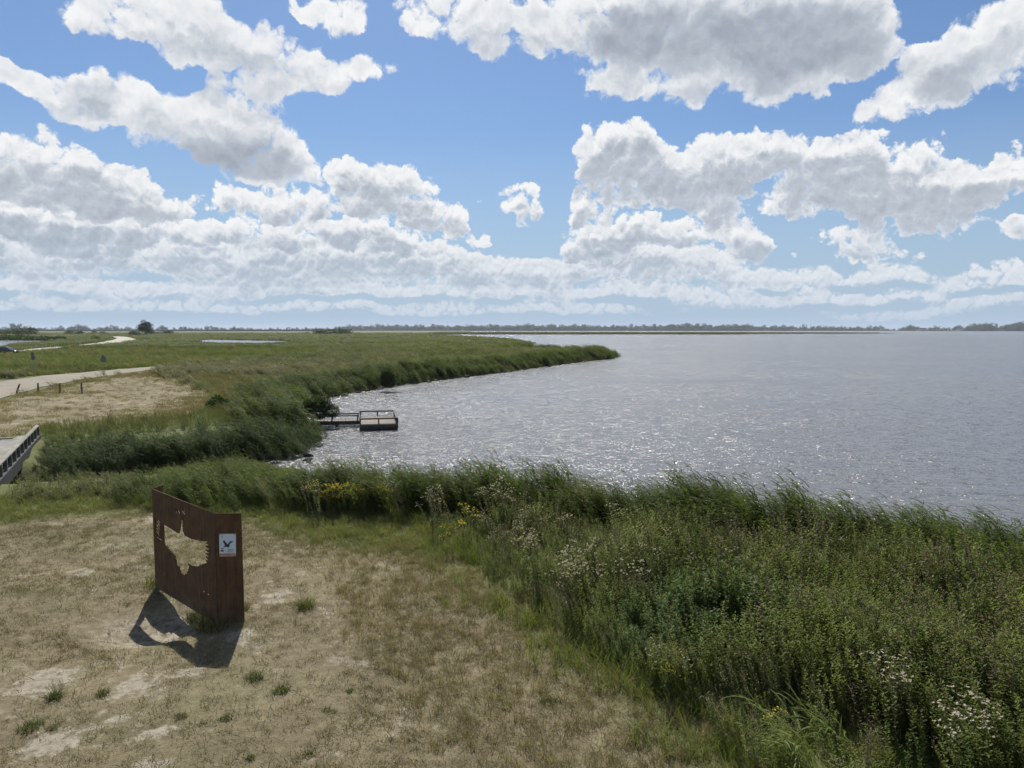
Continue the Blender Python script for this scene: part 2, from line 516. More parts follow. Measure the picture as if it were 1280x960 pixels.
M['plaque'] = surf('printed_plaque', (0.60, 0.66, 0.74), 0.35, var=0.03, bump=0.0)
M['ink'] = surf('dark_print', (0.030, 0.040, 0.055), 0.5, var=0.1, bump=0.0)
M['salmon'] = surf('salmon_print', (0.48, 0.24, 0.19), 0.5, var=0.08, bump=0.0)
M['wood_grey'] = surf('weathered_wood', (0.175, 0.155, 0.13), 0.85, var=0.2, scale=9, stretch=(1, 6, 6), bump=0.3)
M['wood_dark'] = surf('wet_dark_wood', (0.075, 0.068, 0.055), 0.8, var=0.25, scale=9, stretch=(1, 6, 6), bump=0.3)
M['wood_post'] = surf('post_wood', (0.16, 0.13, 0.098), 0.9, var=0.25, scale=9, stretch=(6, 6, 1), bump=0.3)
M['concrete'] = surf('pale_concrete', (0.20, 0.19, 0.16), 0.9, var=0.22, scale=3.0, bump=0.2)
M['rail_panel'] = surf('dark_rail_board', (0.026, 0.028, 0.028), 0.8, var=0.25, scale=4)
M['deck_tar'] = surf('worn_bridge_deck', (0.20, 0.185, 0.175), 0.9, var=0.22, scale=1.6)
M['rock'] = surf('wet_rock', (0.060, 0.058, 0.053), 0.85, var=0.3, scale=5, spec=0.1)
M['galv'] = surf('galvanised_steel', (0.22, 0.23, 0.25), 0.5, metal=0.5, var=0.1)
M['plate_back'] = surf('sign_back', (0.11, 0.12, 0.145), 0.5, metal=0.2, var=0.08)
M['fence'] = surf('pale_fence_wood', (0.36, 0.34, 0.28), 0.9)
M['car_paint'] = surf('dark_car_paint', (0.018, 0.020, 0.028), 0.25, metal=0.3, var=0.05, bump=0.0)
M['car_glass'] = surf('car_glass', (0.05, 0.055, 0.065), 0.08, var=0.02, bump=0.0, spec=0.8)
M['tyre'] = surf('rubber', (0.02, 0.02, 0.02), 0.9, bump=0.0)
M['rim'] = surf('wheel_rim', (0.35, 0.36, 0.38), 0.35, metal=0.8, var=0.05, bump=0.0)
M['lamp'] = surf('lamp_glass', (0.6, 0.6, 0.62), 0.2, var=0.03, bump=0.0)
M['house_wall'] = surf('house_wall', (0.42, 0.40, 0.38), 0.9, var=0.06)
M['house_roof'] = surf('house_roof', (0.13, 0.10, 0.09), 0.9, var=0.1)
M['house_win'] = surf('dark_window', (0.03, 0.035, 0.045), 0.2, bump=0.0)
M['foam'] = surf('water_foam', (0.72, 0.74, 0.75), 0.8, var=0.08, scale=9)
M['bird'] = surf('bird_feather', (0.05, 0.05, 0.055), 0.9, bump=0.0)

# ------------------------------------------------------------------ where things lie on the ground
def poly_px(pts, z=0.0):
    return np.array([at(x, y, z)[:2] for x, y in pts])

def inside(poly, x, y):
    x, y = np.asarray(x, float), np.asarray(y, float)
    r = np.zeros(x.shape, bool)
    n = len(poly)
    for i in range(n):
        x0, y0 = poly[i]
        x1, y1 = poly[(i + 1) % n]
        if y0 == y1:
            continue
        c = ((y0 > y) != (y1 > y)) & (x < (x1 - x0) * (y - y0) / (y1 - y0) + x0)
        r ^= c
    return r

def dist(poly, x, y, closed=True):
    x, y = np.asarray(x, float), np.asarray(y, float)
    d = np.full(x.shape, 1e12)
    n = len(poly)
    for i in range(n if closed else n - 1):
        a, b = poly[i], poly[(i + 1) % n]
        e = b - a
        t = np.clip(((x - a[0]) * e[0] + (y - a[1]) * e[1]) / max(e @ e, 1e-9), 0, 1)
        d = np.minimum(d, (x - a[0] - t * e[0]) ** 2 + (y - a[1] - t * e[1]) ** 2)
    return np.sqrt(d)

def sdist(poly, x, y):
    """positive inside"""
    return np.where(inside(poly, x, y), 1, -1) * dist(poly, x, y)

WATER_Z = -1.0
LAKE = np.array([(60, -30), (40, 2), (22, 14.5), (14, 19.3), (8, 22.6), (5, 23.6), (1, 25.2), (-3, 26.6), (-7.0, 27.8), (-8.9, 31), (-10.0, 36.5), (-11.2, 41), (-11.9, 47),
                 (-15.5, 55), (-18.4, 70), (-17.0, 79), (-14.6, 86), (-8.9, 100), (0, 119), (9.3, 141), (18, 160), (24.6, 172), (28.5, 186), (26.5, 196), (18, 202), (9, 214),
                 (6, 260), (9, 330), (12, 356), (10, 400), (2, 470), (-40, 640), (-95, 800), (-120, 1020), (-60, 1045), (60, 1035), (180, 1060), (300, 1040), (352, 1080), (420, 1180),
                 (560, 1230), (690, 1300), (660, 1340), (480, 1320), (330, 1330), (120, 1390), (-40, 1420), (-120, 1500), (-112, 2000), (-200, 3600), (900, 3600), (1800, 3500), (2600, 3150), (5200, 3150), (5200, -30)], float)
DITCH = np.array([(-11.0, 37.5), (-13.5, 34.5), (-17, 32.0), (-21, 30.5), (-26, 29.0), (-36, 27.5), (-60, 27.0)])
ROAD = poly_px([(-120, 500), (-60, 488), (0, 478), (50, 471), (100, 466.5), (150, 462), (194, 458.6), (220, 456.6), (215, 459.5), (194, 462.5), (150, 468), (100, 475.5), (50, 485), (0, 499.5), (-60, 520), (-120, 545)])
ROAD2 = poly_px([(-60, 446), (0, 441.6), (45, 435.8), (90, 432.4), (120, 429.0), (140, 425.6), (146, 423.2), (140, 421.6), (125, 420.6), (105, 419.6), (110, 418.8), (160, 421.2), (172.5, 424.5), (168, 427.2), (140, 430.6), (118, 433.0), (90, 434.8), (45, 438.8), (0, 445.0), (-60, 450)])
DRYFIELD = poly_px([(-150, 560), (-60, 522), (0, 501), (60, 486), (110, 476), (190, 463), (205, 472), (250, 485), (268, 494), (262, 512), (230, 524), (150, 530), (60, 537), (20, 546), (-40, 570), (-150, 640)])
TRACK = [(215, 457.8), (270, 453.4), (320, 449.2), (365, 445.0)]
SANDY = [poly_px([(534, 432), (548, 430.4), (568, 430.2), (566, 432.2)]), poly_px([(572, 426), (580, 424.6), (604, 425.4), (612, 428), (596, 427.8)]), poly_px([(166, 427.5), (180, 424.2), (196, 425), (188, 427.5)])]
POND1 = poly_px([(-90, 425.5), (0, 424.6), (40, 424.8), (69, 426.4), (45, 428.2), (20, 429.2), (8, 431.4), (0, 433.5), (-90, 436)])
POND2 = poly_px([(244, 426.2), (262, 424.6), (300, 425.6), (350, 426.2), (362, 427.6), (340, 429.4), (290, 429.0), (258, 428.4)])
POND3 = poly_px([(310, 413.6), (340, 413.0), (385, 413.4), (372, 414.4), (330, 414.4)])
MEADOW_EDGE = poly_px([(-400, 1500), (-400, 690), (-200, 655), (0, 645), (120, 634), (205, 629), (330, 628), (420, 640), (500, 642), (545, 652), (580, 700), (650, 755), (720, 805), (790, 850), (870, 893), (935, 965), (1000, 1250), (1000, 1500)])
HERB = poly_px([(548, 652), (580, 700), (650, 755), (720, 805), (790, 850), (870, 893), (935, 965), (960, 1100), (1400, 1100), (1700, 900), (1330, 735), (1150, 700), (1000, 678), (860, 668), (740, 655), (640, 648)])
BELT = np.array([(-13.5, 24.2), (-11, 23.4), (-8, 23.3), (-5, 22.8), (-2.2, 22.4), (0.5, 21.4), (2.2, 19.8), (4, 19.4), (6, 18.3), (9, 16.2), (13, 13.2), (20, 8.0), (30, 2), (40, 3), (22, 14.3), (14, 19.1), (8, 22.4), (5, 23.4), (1, 25.0), (-3, 26.4), (-7.5, 27.6), (-10, 30), (-12.5, 28.0), (-14.5, 26.2)])
BANK = np.array([(-23.2, 35.0), (-22.8, 36.8), (-19, 38.0), (-16, 40.5), (-13.8, 45), (-12.1, 47.5), (-11.5, 42), (-11.2, 38.6), (-14.6, 35.3), (-19, 33.2), (-20.6, 32.4)])
GREEN = poly_px([(-60, 668), (60, 648), (205, 640), (340, 668), (430, 692), (545, 700), (585, 720), (560, 650), (545, 640), (400, 612), (200, 606), (60, 612), (-60, 625)])
HOLLOW = (-7.45, 14.45)

def fbm2(x, y, sc, oct=4, seed=0.0):
    """cheap smooth value noise on arrays, about -1..1"""
    r = np.zeros(np.shape(x))
    a, tot = 1.0, 0.0
    for o in range(oct):
        u, v = x * sc + 17.3 * o + seed, y * sc - 9.1 * o + seed * 1.7
        i, j = np.floor(u), np.floor(v)
        fu, fv = u - i, v - j
        fu, fv = fu * fu * (3 - 2 * fu), fv * fv * (3 - 2 * fv)
        h = lambda p, q: np.modf(np.abs(np.sin(p * 127.1 + q * 311.7) * 43758.5453))[0]
        r += a * ((h(i, j) * (1 - fu) + h(i + 1, j) * fu) * (1 - fv) + (h(i, j + 1) * (1 - fu) + h(i + 1, j + 1) * fu) * fv)
        tot += a
        a *= 0.5
        sc *= 2.03
    return r / tot * 2 - 1

def sm(x, a, b):
    t = np.clip((x - a) / (b - a), 0, 1)
    return t * t * (3 - 2 * t)

def height(x, y):
    x, y = np.asarray(x, float), np.asarray(y, float)
    dep = np.hypot(x, y)
    n = fbm2(x, y, 0.35, 3)
    h = 0.05 * n * sm(dep, 0, 12) + 0.03 * fbm2(x, y, 1.7, 2, 3.0)
    h = h + 0.10 * fbm2(x, y, 0.03, 2, 5.0) * sm(dep, 40, 120)
    h -= 0.30 * np.exp(-(((x - HOLLOW[0]) / 1.15) ** 2 + ((y - HOLLOW[1]) / 1.0) ** 2) ** 1.5)
    h += 0.14 * np.exp(-((x + 5.5) ** 2 + (y - 14.2) ** 2) / 0.6)
    sl = sdist(LAKE, x, y)
    sh = np.where(dep < 60, 3.0, np.where(dep < 300, 4.0, 14.0))
    bank = sm(sl, -sh, sh * 0.35)
    dd = dist(DITCH, x, y, closed=False)
    bank = np.maximum(bank, 1 - sm(dd, 0.8, 3.2))
    h = h * (1 - bank) - 2.1 * bank
    low = sm(sdist(BANK, x, y), -1.2, 0.8)
    return np.where(low > 0, np.minimum(h, h * (1 - low) - 0.85 * low), h)

# ------------------------------------------------------------------ ground, one sheet to the horizon
def bare_patches(x, y):
    r = np.zeros(np.shape(x))
    for px, py, w, h in ((55, 852, 75, 22), (168, 858, 46, 22), (60, 930, 60, 26), (190, 918, 48, 18), (300, 800, 40, 14), (345, 745, 34, 16), (150, 900, 40, 14), (8, 890, 30, 18), (240, 840, 40, 10), (100, 715, 40, 6)):
        c = at(px, py)
        sx = 0.66 * w / FPX * c[1]
        sy = (at(px, py - h)[1] - at(px, py + h)[1]) / 2
        r = np.maximum(r, np.clip(1.25 - ((x - c[0]) / sx) ** 2 - ((y - c[1]) / sy) ** 2, 0, 1))
    return r

def build_ground():
    tx = np.linspace(-1, 1, 420)
    ty = np.linspace(-1, 1, 420)
    X = 10 * np.sinh(tx * 7.3)
    Y = 16 + 10 * np.sinh(ty * 7.3)
    X, Y = np.meshgrid(X, Y)
    Z = height(X, Y)
    n = X.shape[1]
    V = np.stack([X.ravel(), Y.ravel(), Z.ravel()], 1)
    I = np.arange(V.shape[0]).reshape(X.shape)
    F = np.stack([I[:-1, :-1].ravel(), I[:-1, 1:].ravel(), I[1:, 1:].ravel(), I[1:, :-1].ravel()], 1)
    me = bpy.data.meshes.new('ground')
    me.vertices.add(len(V))
    me.vertices.foreach_set('co', V.astype(np.float32).ravel())
    me.loops.add(F.size)
    me.loops.foreach_set('vertex_index', F.astype(np.int32).ravel())
    me.polygons.add(len(F))
    me.polygons.foreach_set('loop_start', np.arange(0, F.size, 4, dtype=np.int32))
    me.polygons.foreach_set('use_smooth', np.ones(len(F), bool))
    me.update(calc_edges=True)
    x, y = V[:, 0], V[:, 1]
    dry = sm(sdist(MEADOW_EDGE, x, y) + 0.8 * fbm2(x, y, 0.4, 3, 8.0), -0.4, 2.2)
    dry = np.maximum(dry * (1 - 0.75 * sm(sdist(GREEN, x, y), -0.8, 1.0)), sm(sdist(DRYFIELD, x, y) + 1.2 * fbm2(x, y, 0.2, 3, 2.0), -0.6, 1.6))
    sand = np.zeros(len(x))
    for p in SANDY:
        sand = np.maximum(sand, sm(sdist(p, x, y), -1.0, 2.0))
    tr = np.array([at(a, b)[:2] for a, b in TRACK])
    sand = np.maximum(sand, 1 - sm(dist(tr, x, y, closed=False), 0.6, 1.8))
    bare = bare_patches(x, y)
    for nm, a in (('dry', dry), ('sand', sand), ('bare', bare)):
        at_ = me.attributes.new(nm, 'FLOAT', 'POINT')
        at_.data.foreach_set('value', a.astype(np.float32))
    m, g, out = material('ground_soil')
    pos = g.n('ShaderNodeNewGeometry').outputs['Position']
    def attr(nm):
        a = g.n('ShaderNodeAttribute')
        a.attribute_name = nm
        return a.outputs['Fac']
    n1 = g.noise(pos, 0.55, 6, 0.62)
    n2 = g.noise(pos, 5.0, 8, 0.7)
    n3 = g.noise(pos, 38.0, 4, 0.7)
    n4 = g.noise(pos, 0.9, 5, 0.6, dist=0.6)
    n0 = g.noise(g.v('MULTIPLY', pos, (0.10, 0.22, 0.1)), 1.0, 5, 0.6)
    mix1 = g.m('MULTIPLY_ADD', n2, 0.36, g.m('MULTIPLY_ADD', n3, 0.20, g.m('MULTIPLY_ADD', n0, 0.20, g.m('MULTIPLY', n1, 0.24))))
    straw = g.ramp(mix1, [(0.32, (0.062, 0.051, 0.030)), (0.45, (0.125, 0.104, 0.063)), (0.54, (0.190, 0.160, 0.100)), (0.66, (0.28, 0.240, 0.160))])
    soil = g.mix(g.rng(n2, 0.3, 0.7), (0.17, 0.148, 0.112), (0.32, 0.288, 0.225))
    bare = g.rng(g.m('MULTIPLY_ADD', n2, 0.30, n4), 0.71, 0.85, 0, 1, True)
    sx, sy, sz = g.sep(pos)[0:3]
    bare = g.m('MULTIPLY', bare, g.rng(g.m('MULTIPLY_ADD', sy, 0.30, sx), 0.0, 6.0, 1.0, 0.0))
    bare = g.m('MAXIMUM', bare, g.m('MULTIPLY', g.rng(sz, -0.09, -0.24), g.rng(n2, 0.35, 0.55)), clamp=True)
    olive = g.ramp(mix1, [(0.32, (0.050, 0.052, 0.026)), (0.5, (0.125, 0.122, 0.060)), (0.66, (0.20, 0.19, 0.10))])
    straw = g.mix(g.rng(g.noise(pos, 0.32, 4, 0.6), 0.48, 0.68, 0.0, 0.5), straw, olive)
    bare = g.m('MAXIMUM', bare, g.rng(g.m('ADD', attr('bare'), g.m('MULTIPLY', g.m('SUBTRACT', n2, 0.5), 2.6)), 0.42, 0.80))
    drycol = g.mix(bare, straw, soil)
    green = g.ramp(mix1, [(0.30, (0.040, 0.048, 0.019)), (0.50, (0.100, 0.110, 0.042)), (0.70, (0.17, 0.175, 0.075))])
    f = g.rng(g.m('ADD', attr('dry'), g.m('MULTIPLY', g.m('SUBTRACT', n2, 0.5), 0.8)), 0.3, 0.7)
    col = g.mix(f, green, drycol)
    col = g.mix(attr('sand'), col, (0.40, 0.36, 0.25))
    mud = g.rng(sz, -0.25, -0.75)
    mud = g.m('MULTIPLY', mud, g.rng(attr('dry'), 0.5, 0.9, 1.0, 0.0))
    col = g.mix(mud, col, (0.055, 0.047, 0.032))
    b = g.n('ShaderNodeBsdfPrincipled')
    g.put(b.inputs['Base Color'], col)
    b.inputs['Roughness'].default_value = 0.95
    b.inputs['Specular IOR Level'].default_value = 0.15
    bn = g.n('ShaderNodeBump')
    bn.inputs['Strength'].default_value = 0.8
    bn.inputs['Distance'].default_value = 0.06
    g.put(bn.inputs['Height'], g.m('MULTIPLY_ADD', n3, 0.5, n2))
    g.put(b.inputs['Normal'], bn.outputs[0])
    m.node_tree.links.new(b.outputs[0], out.inputs['Surface'])
    me.materials.append(m)
    o = bpy.data.objects.new('ground', me)
    C.objects.link(o)
    tag(o, 'flat marshland ground, dry straw in front and green beyond', 'ground', kind='structure')

build_ground()

# ------------------------------------------------------------------ water
def water_material(name, base, amp, rough=0.10):
    m, g, out = material(name)
    pos = g.n('ShaderNodeNewGeometry').outputs['Position']
    p = g.v('MULTIPLY', pos, (0.5, 1.0, 1.0))
    half = (0.5, 0.5, 0.5)
    a = g.v('SUBTRACT', g.noise(p, 0.8, 2, 0.5, out=1, dims='2D'), half)
    b = g.v('SUBTRACT', g.noise(p, 3.2, 3, 0.6, out=1, dims='2D'), half)
    c = g.v('SUBTRACT', g.noise(p, 13.0, 2, 0.6, out=1, dims='2D'), half)
    gust = g.rng(g.noise(g.v('MULTIPLY', pos, (0.02, 0.05, 1)), 1.0, 3, 0.55, dims='2D'), 0.32, 0.68, 0.62, 1.22)
    s = g.v('ADD', g.v('SCALE', a, scale=0.30 * amp), g.v('SCALE', b, scale=0.9 * amp))
    s = g.v('ADD', s, g.v('SCALE', c, scale=1.25 * amp))
    s = g.v('SCALE', s, scale=gust)
    nx, ny, _ = g.sep(s)[0:3]
    nrm = g.v('NORMALIZE', g.xyz(nx, ny, 1.0))
    bs = g.n('ShaderNodeBsdfPrincipled')
    bs.inputs['Base Color'].default_value = (*base, 1)
    bs.inputs['Roughness'].default_value = rough
    bs.inputs['IOR'].default_value = 1.333
    g.put(bs.inputs['Normal'], nrm)
    m.node_tree.links.new(bs.outputs[0], out.inputs['Surface'])
    return m
M['water'] = water_material('lake_water', (0.100, 0.101, 0.105), 2.3, 0.22)
M['pond'] = water_material('pond_water', (0.08, 0.09, 0.10), 0.35)

o = mesh_obj('water', [(-5000, -300, WATER_Z), (7000, -300, WATER_Z), (7000, 6000, WATER_Z), (-5000, 6000, WATER_Z)], [(0, 1, 2, 3)], M['water'])
tag(o, 'wide wind-ruffled grey lake glittering in the sun', 'lake', kind='structure')
for pts, lab in ((POND1, 'small pond at the far left behind the parked car'), (POND2, 'thin pale pond left of the dark bushes in the marsh'), (POND3, 'sliver of far water near the left horizon')):
    mean = pts.mean(0)
    z = 0.16
    o = mesh_obj('pond_water', [(p[0], p[1], z) for p in pts], [tuple(range(len(pts)))], M['pond'])
    tag(o, lab, 'pond', kind='structure')

# ------------------------------------------------------------------ roads
def road_sheet(name, poly, z, mat, label):
    bm = bmesh.new()
    n = len(poly)
    h = n // 2
    L = [Vector((*poly[i], 0)) for i in range(h)]
    Rr = [Vector((*poly[n - 1 - i], 0)) for i in range(h)]
    rows = []
    for i in range(h - 1):
        k = max(2, min(14, int((L[i + 1] - L[i]).length / 1.5)))
        for j in range(k + (1 if i == h - 2 else 0)):
            t = j / k
            a, b = L[i].lerp(L[i + 1], t), Rr[i].lerp(Rr[i + 1], t)
            row = []
            for s_ in range(5):
                p = a.lerp(b, s_ / 4)
                zz = float(height(p.x, p.y)) + z + (0.03 if 0 < s_ < 4 else 0.0)
                row.append(bm.verts.new((p.x, p.y, zz)))
            rows.append(row)
    for r0, r1 in zip(rows, rows[1:]):
        for s_ in range(4):
            bm.faces.new((r0[s_], r0[s_ + 1], r1[s_ + 1], r1[s_]))
    bmesh.ops.recalc_face_normals(bm, faces=bm.faces)
    me = bpy.data.meshes.new(name)
    bm.to_mesh(me)
    bm.free()
    me.materials.append(mat)
    o = bpy.data.objects.new(name, me)
    C.objects.link(o)
    return tag(o, label, 'road', kind='structure')
M['road'] = surf('pale_gravel_road', (0.195, 0.172, 0.132), 0.95, var=0.12, scale=1.5, bump=0.1)
M['road_white'] = surf('white_shell_road', (0.33, 0.315, 0.255), 0.95, var=0.10, scale=0.4, bump=0.1)
road_sheet('road', ROAD, 0.06, M['road'], 'pale gravel road coming in from the left edge')
road_sheet('road', ROAD2, 0.10, M['road_white'], 'whitish shell road bending past the fence far left')

# ------------------------------------------------------------------ plants: the meshes that are scattered
class Plant:
    """triangles and quads with a material per face"""
    def __init__(s):
        s.v, s.f, s.mi, s.mats = [], [], [], []
    def mat(s, m):
        if m not in s.mats:
            s.mats.append(m)
        return s.mats.index(m)
    def face(s, pts, m):
        b = len(s.v)
        s.v += [tuple(p) for p in pts]
        s.f.append(tuple(range(b, b + len(pts))))
        s.mi.append(s.mat(m))
    def ribbon(s, pts, side, w, m):
        """narrowing strip along pts; side = unit width direction"""
        b = len(s.v)
        n = len(pts)
        k = s.mat(m)
        for i, p in enumerate(pts[:-1]):
            ww = w * (1 - 0.75 * (i / (n - 1)) ** 1.5) / 2
            s.v.append((p[0] - side[0] * ww, p[1] - side[1] * ww, p[2] - side[2] * ww))
            s.v.append((p[0] + side[0] * ww, p[1] + side[1] * ww, p[2] + side[2] * ww))
        s.v.append(tuple(pts[-1]))
        for i in range(n - 2):
            s.f.append((b + 2 * i, b + 2 * i + 1, b + 2 * i + 3, b + 2 * i + 2))
            s.mi.append(k)
        s.f.append((b + 2 * (n - 2), b + 2 * (n - 2) + 1, b + 2 * (n - 1)))
        s.mi.append(k)
    def leaf(s, p, d, up, L, w, m):
        """lance-shaped leaf from p along d"""
        d = Vector(d).normalized()
        sd = d.cross(Vector(up))
        if sd.length < 1e-3:
            sd = Vector((1, 0, 0))
        sd.normalize()
        p = Vector(p)
        s.face([p, p + d * L * 0.45 + sd * w / 2, p + d * L, p + d * L * 0.45 - sd * w / 2], m)
    def mesh(s, name):
        me = bpy.data.meshes.new(name)
        me.from_pydata([tuple(map(float, v)) for v in s.v], [], s.f)
        for m in s.mats:
            me.materials.append(m)
        me.polygons.foreach_set('material_index', s.mi)
        me.update()
        return me

U = random.uniform

def blade(pl, x, y, h, lean, az, w, m, seg=3, droop=0.6, z0=-0.02):
    """a grass blade: grows up and bends over towards az"""
    pts = []
    for i in range(seg + 1):
        t = i / seg
        r = h * lean * t ** 1.7
        pts.append((x + math.cos(az) * r, y + math.sin(az) * r, z0 + h * (t - droop * lean * 0.5 * t * t)))
    a2 = U(0, math.tau)
    pl.ribbon(pts, (math.cos(a2), math.sin(a2), 0), w, m)

def grass_tuft(n, rad, h0, h1, lean, w, mats, bias=None, seg=2):
    pl = Plant()
    for _ in range(n):
        a, r = U(0, math.tau), rad * math.sqrt(U(0, 1))
        az = U(0, math.tau) if bias is None else random.gauss(math.pi, bias)
        blade(pl, r * math.cos(a), r * math.sin(a), U(h0, h1), U(*lean), az, w * U(0.7, 1.3), random.choice(mats), seg)
    return pl

def reed_clump(n, rad, h0, h1, leaves, w, lw, lean=(0.22, 0.5), plume=0.25, mat='reed'):
    pl = Plant()
    for _ in range(n):
        a, r = U(0, math.tau), rad * math.sqrt(U(0, 1))
        h = U(h0, h1)
        ln = U(*lean)
        az = random.gauss(math.pi, 0.35)
        ca, sa = math.cos(az), math.sin(az)
        def stem(t):
            o = h * ln * t ** 1.8
            return Vector((r * math.cos(a) + ca * o, r * math.sin(a) + sa * o, -0.1 + h * (t - 0.25 * ln * t * t)))
        a2 = U(0, math.tau)
        pl.ribbon([stem(0), stem(0.35), stem(0.7), stem(1.0)], (math.cos(a2), math.sin(a2), 0), w, M[mat])
        for k in range(leaves):
            t = 0.22 + 0.76 * (k + U(0, 1)) / leaves
            p = stem(t)
            L = U(0.35, 0.62) * (1.1 - 0.35 * t)
            b = random.gauss(math.pi, 0.75)
            cb, sb = math.cos(b), math.sin(b)
            e0, e1 = U(0.35, 0.95), U(-0.5, 0.35)
            q = [p]
            for i in range(3):
                e = e0 + (e1 - e0) * (i + 0.5) / 3
                q.append(q[-1] + Vector((cb * math.cos(e), sb * math.cos(e), math.sin(e))) * (L / 3))
            tw = U(-0.6, 0.6)
            pl.ribbon(q, Vector((-sb * math.cos(tw), cb * math.cos(tw), math.sin(tw))), lw * U(0.7, 1.2), M[mat])
        if U(0, 1) < plume:
            p = stem(1.0)
            for i in range(5):
                pl.leaf(p, (ca + U(-.4, .4), sa + U(-.4, .4), U(0.0, 0.7)), (0, 0, 1), U(0.10, 0.2), 0.03, M['seedhead'])
    return pl

def herb_plant(nst, rad, h0, h1, per, L, w, leafm, top=None, ntop=0, lean=0.12, topsize=0.03, branch=True):
    pl = Plant()
    for _ in range(nst):
        a, r = U(0, math.tau), rad * math.sqrt(U(0, 1))
        h = U(h0, h1)
        bx, by = -h * U(0, lean * 2) + U(-.08, .08), U(-.12, .12) * h
        def stem(t):
            return Vector((r * math.cos(a) + bx * t * t, r * math.sin(a) + by * t * t, h * t))
        a2 = U(0, math.tau)
        pl.ribbon([stem(0), stem(0.5), stem(1)], (math.cos(a2), math.sin(a2), 0), 0.012, M['stem'])
        for k in range(per):
            t = 0.12 + 0.88 * ((k + U(0, 1)) / per) ** 0.62
            az = k * 2.4 + U(-.5, .5)
            e = U(-0.1, 0.8)
            pl.leaf(stem(t), (math.cos(az) * math.cos(e), math.sin(az) * math.cos(e), math.sin(e)), (U(-.3, .3), U(-.3, .3), 1), L * U(0.6, 1.25) * (1.15 - 0.5 * t), w * U(0.7, 1.3), leafm)
        if top:
            for j in range(ntop):
                az, rr = U(0, math.tau), U(0.01, 0.16)
                p = stem(1) + Vector((math.cos(az) * rr, math.sin(az) * rr, 0.06 - rr * 0.5 + U(-.03, .05)))
                if branch:
                    q = stem(0.86)
                    pl.ribbon([q, q.lerp(p, 0.6), p], (1, 0, 0), 0.008, M['stem'])
                for i in range(4):
                    az2, e2 = U(0, math.tau), U(-0.1, 1.1)
                    pl.leaf(p, (math.cos(az2) * math.cos(e2), math.sin(az2) * math.cos(e2), math.sin(e2)), (0, 0.2, 1), topsize * U(0.8, 1.5), topsize * U(0.8, 1.3), top)
    return pl

def leaf_ball(pl, lumps, n, L, w, m):
    """leaf faces through the volume of several lumps, denser towards their skin"""
    for _ in range(n):
        c = random.choice(lumps)
        d = Vector((random.gauss(0, 1), random.gauss(0, 1), random.gauss(0, 1))).normalized()
        r = U(0.45, 1.0) ** 0.6
        p = Vector((c[0] + d.x * c[3] * r, c[1] + d.y * c[4] * r, c[2] + d.z * c[5] * r))
        if p.z < 0.02:
            continue
        o = (d + Vector((U(-1, 1), U(-1, 1), U(-1, 1))) * 0.9)
        pl.leaf(p, o, (U(-.6, .6), U(-.6, .6), 1), L * U(0.6, 1.4), w * U(0.6, 1.4), m)

# ------------------------------------------------------------------ scattering (for what nobody could count)
def variants(name, plants):
    col = bpy.data.collections.new(name)              # not linked to the scene: only the instances are in it
    for p in plants:
        me = p.mesh(name)
        col.objects.link(bpy.data.objects.new(name, me))
    return col

def scatter(name, col, pts, rot, scl, label, idx=None):
    n = len(pts)
    me = bpy.data.meshes.new(name)
    me.vertices.add(n)
    me.vertices.foreach_set('co', np.asarray(pts, np.float32).ravel())
    for nm, typ, arr in (('rot', 'FLOAT_VECTOR', rot), ('scl', 'FLOAT_VECTOR', scl)):
        a = me.attributes.new(nm, typ, 'POINT')
        a.data.foreach_set('vector', np.asarray(arr, np.float32).ravel())
    a = me.attributes.new('idx', 'INT', 'POINT')
    if idx is None:
        idx = RNG.integers(0, len(col.objects), n)
    a.data.foreach_set('value', np.asarray(idx, np.int32))
    me.update()
    o = bpy.data.objects.new(name, me)
    C.objects.link(o)
    ng = bpy.data.node_groups.new(name + '_scatter', 'GeometryNodeTree')
    ng.interface.new_socket('Geometry', in_out='INPUT', socket_type='NodeSocketGeometry')
    ng.interface.new_socket('Geometry', in_out='OUTPUT', socket_type='NodeSocketGeometry')
    N, L = ng.nodes, ng.links
    a, b = N.new('NodeGroupInput'), N.new('NodeGroupOutput')
    ci = N.new('GeometryNodeCollectionInfo')
    ci.inputs['Collection'].default_value = col
    ci.inputs['Separate Children'].default_value = True
    ci.inputs['Reset Children'].default_value = True
    iop = N.new('GeometryNodeInstanceOnPoints')
    iop.inputs['Pick Instance'].default_value = True
    L.new(a.outputs[0], iop.inputs['Points'])
    L.new(ci.outputs[0], iop.inputs['Instance'])
    for nm, typ, sock in (('rot', 'FLOAT_VECTOR', 'Rotation'), ('scl', 'FLOAT_VECTOR', 'Scale'), ('idx', 'INT', 'Instance Index')):
        na = N.new('GeometryNodeInputNamedAttribute')
        na.data_type = typ
        na.inputs['Name'].default_value = nm
        L.new(na.outputs['Attribute'], iop.inputs[sock])
    L.new(iop.outputs[0], b.inputs[0])
    md = o.modifiers.new('scatter', 'NODES')
    md.node_group = ng
    tag(o, label, None, kind='stuff')
    print(name, n)
    return o

def spots(poly, density, jitter=None):
    """random points in a polygon, density per m2"""
    lo, hi = poly.min(0), poly.max(0)
    n = int((hi - lo).prod() * density)
    p = lo + RNG.random((n, 2)) * (hi - lo)
    return p[inside(poly, p[:, 0], p[:, 1])]

def in_view(p, pad=3.0):
    """keeps what could be seen from the photograph's position or a few steps beside it"""
    return (np.abs(p[:, 0]) < p[:, 1] * 0.74 + pad + 3.0)

def lay(p, z_off=0.0):
    return np.column_stack([p, height(p[:, 0], p[:, 1]) + z_off])

def rots(n, zr=math.pi, tilt=0.1):
    return np.column_stack([RNG.normal(0, tilt, n), RNG.normal(0, tilt, n), RNG.uniform(-zr, zr, n)])

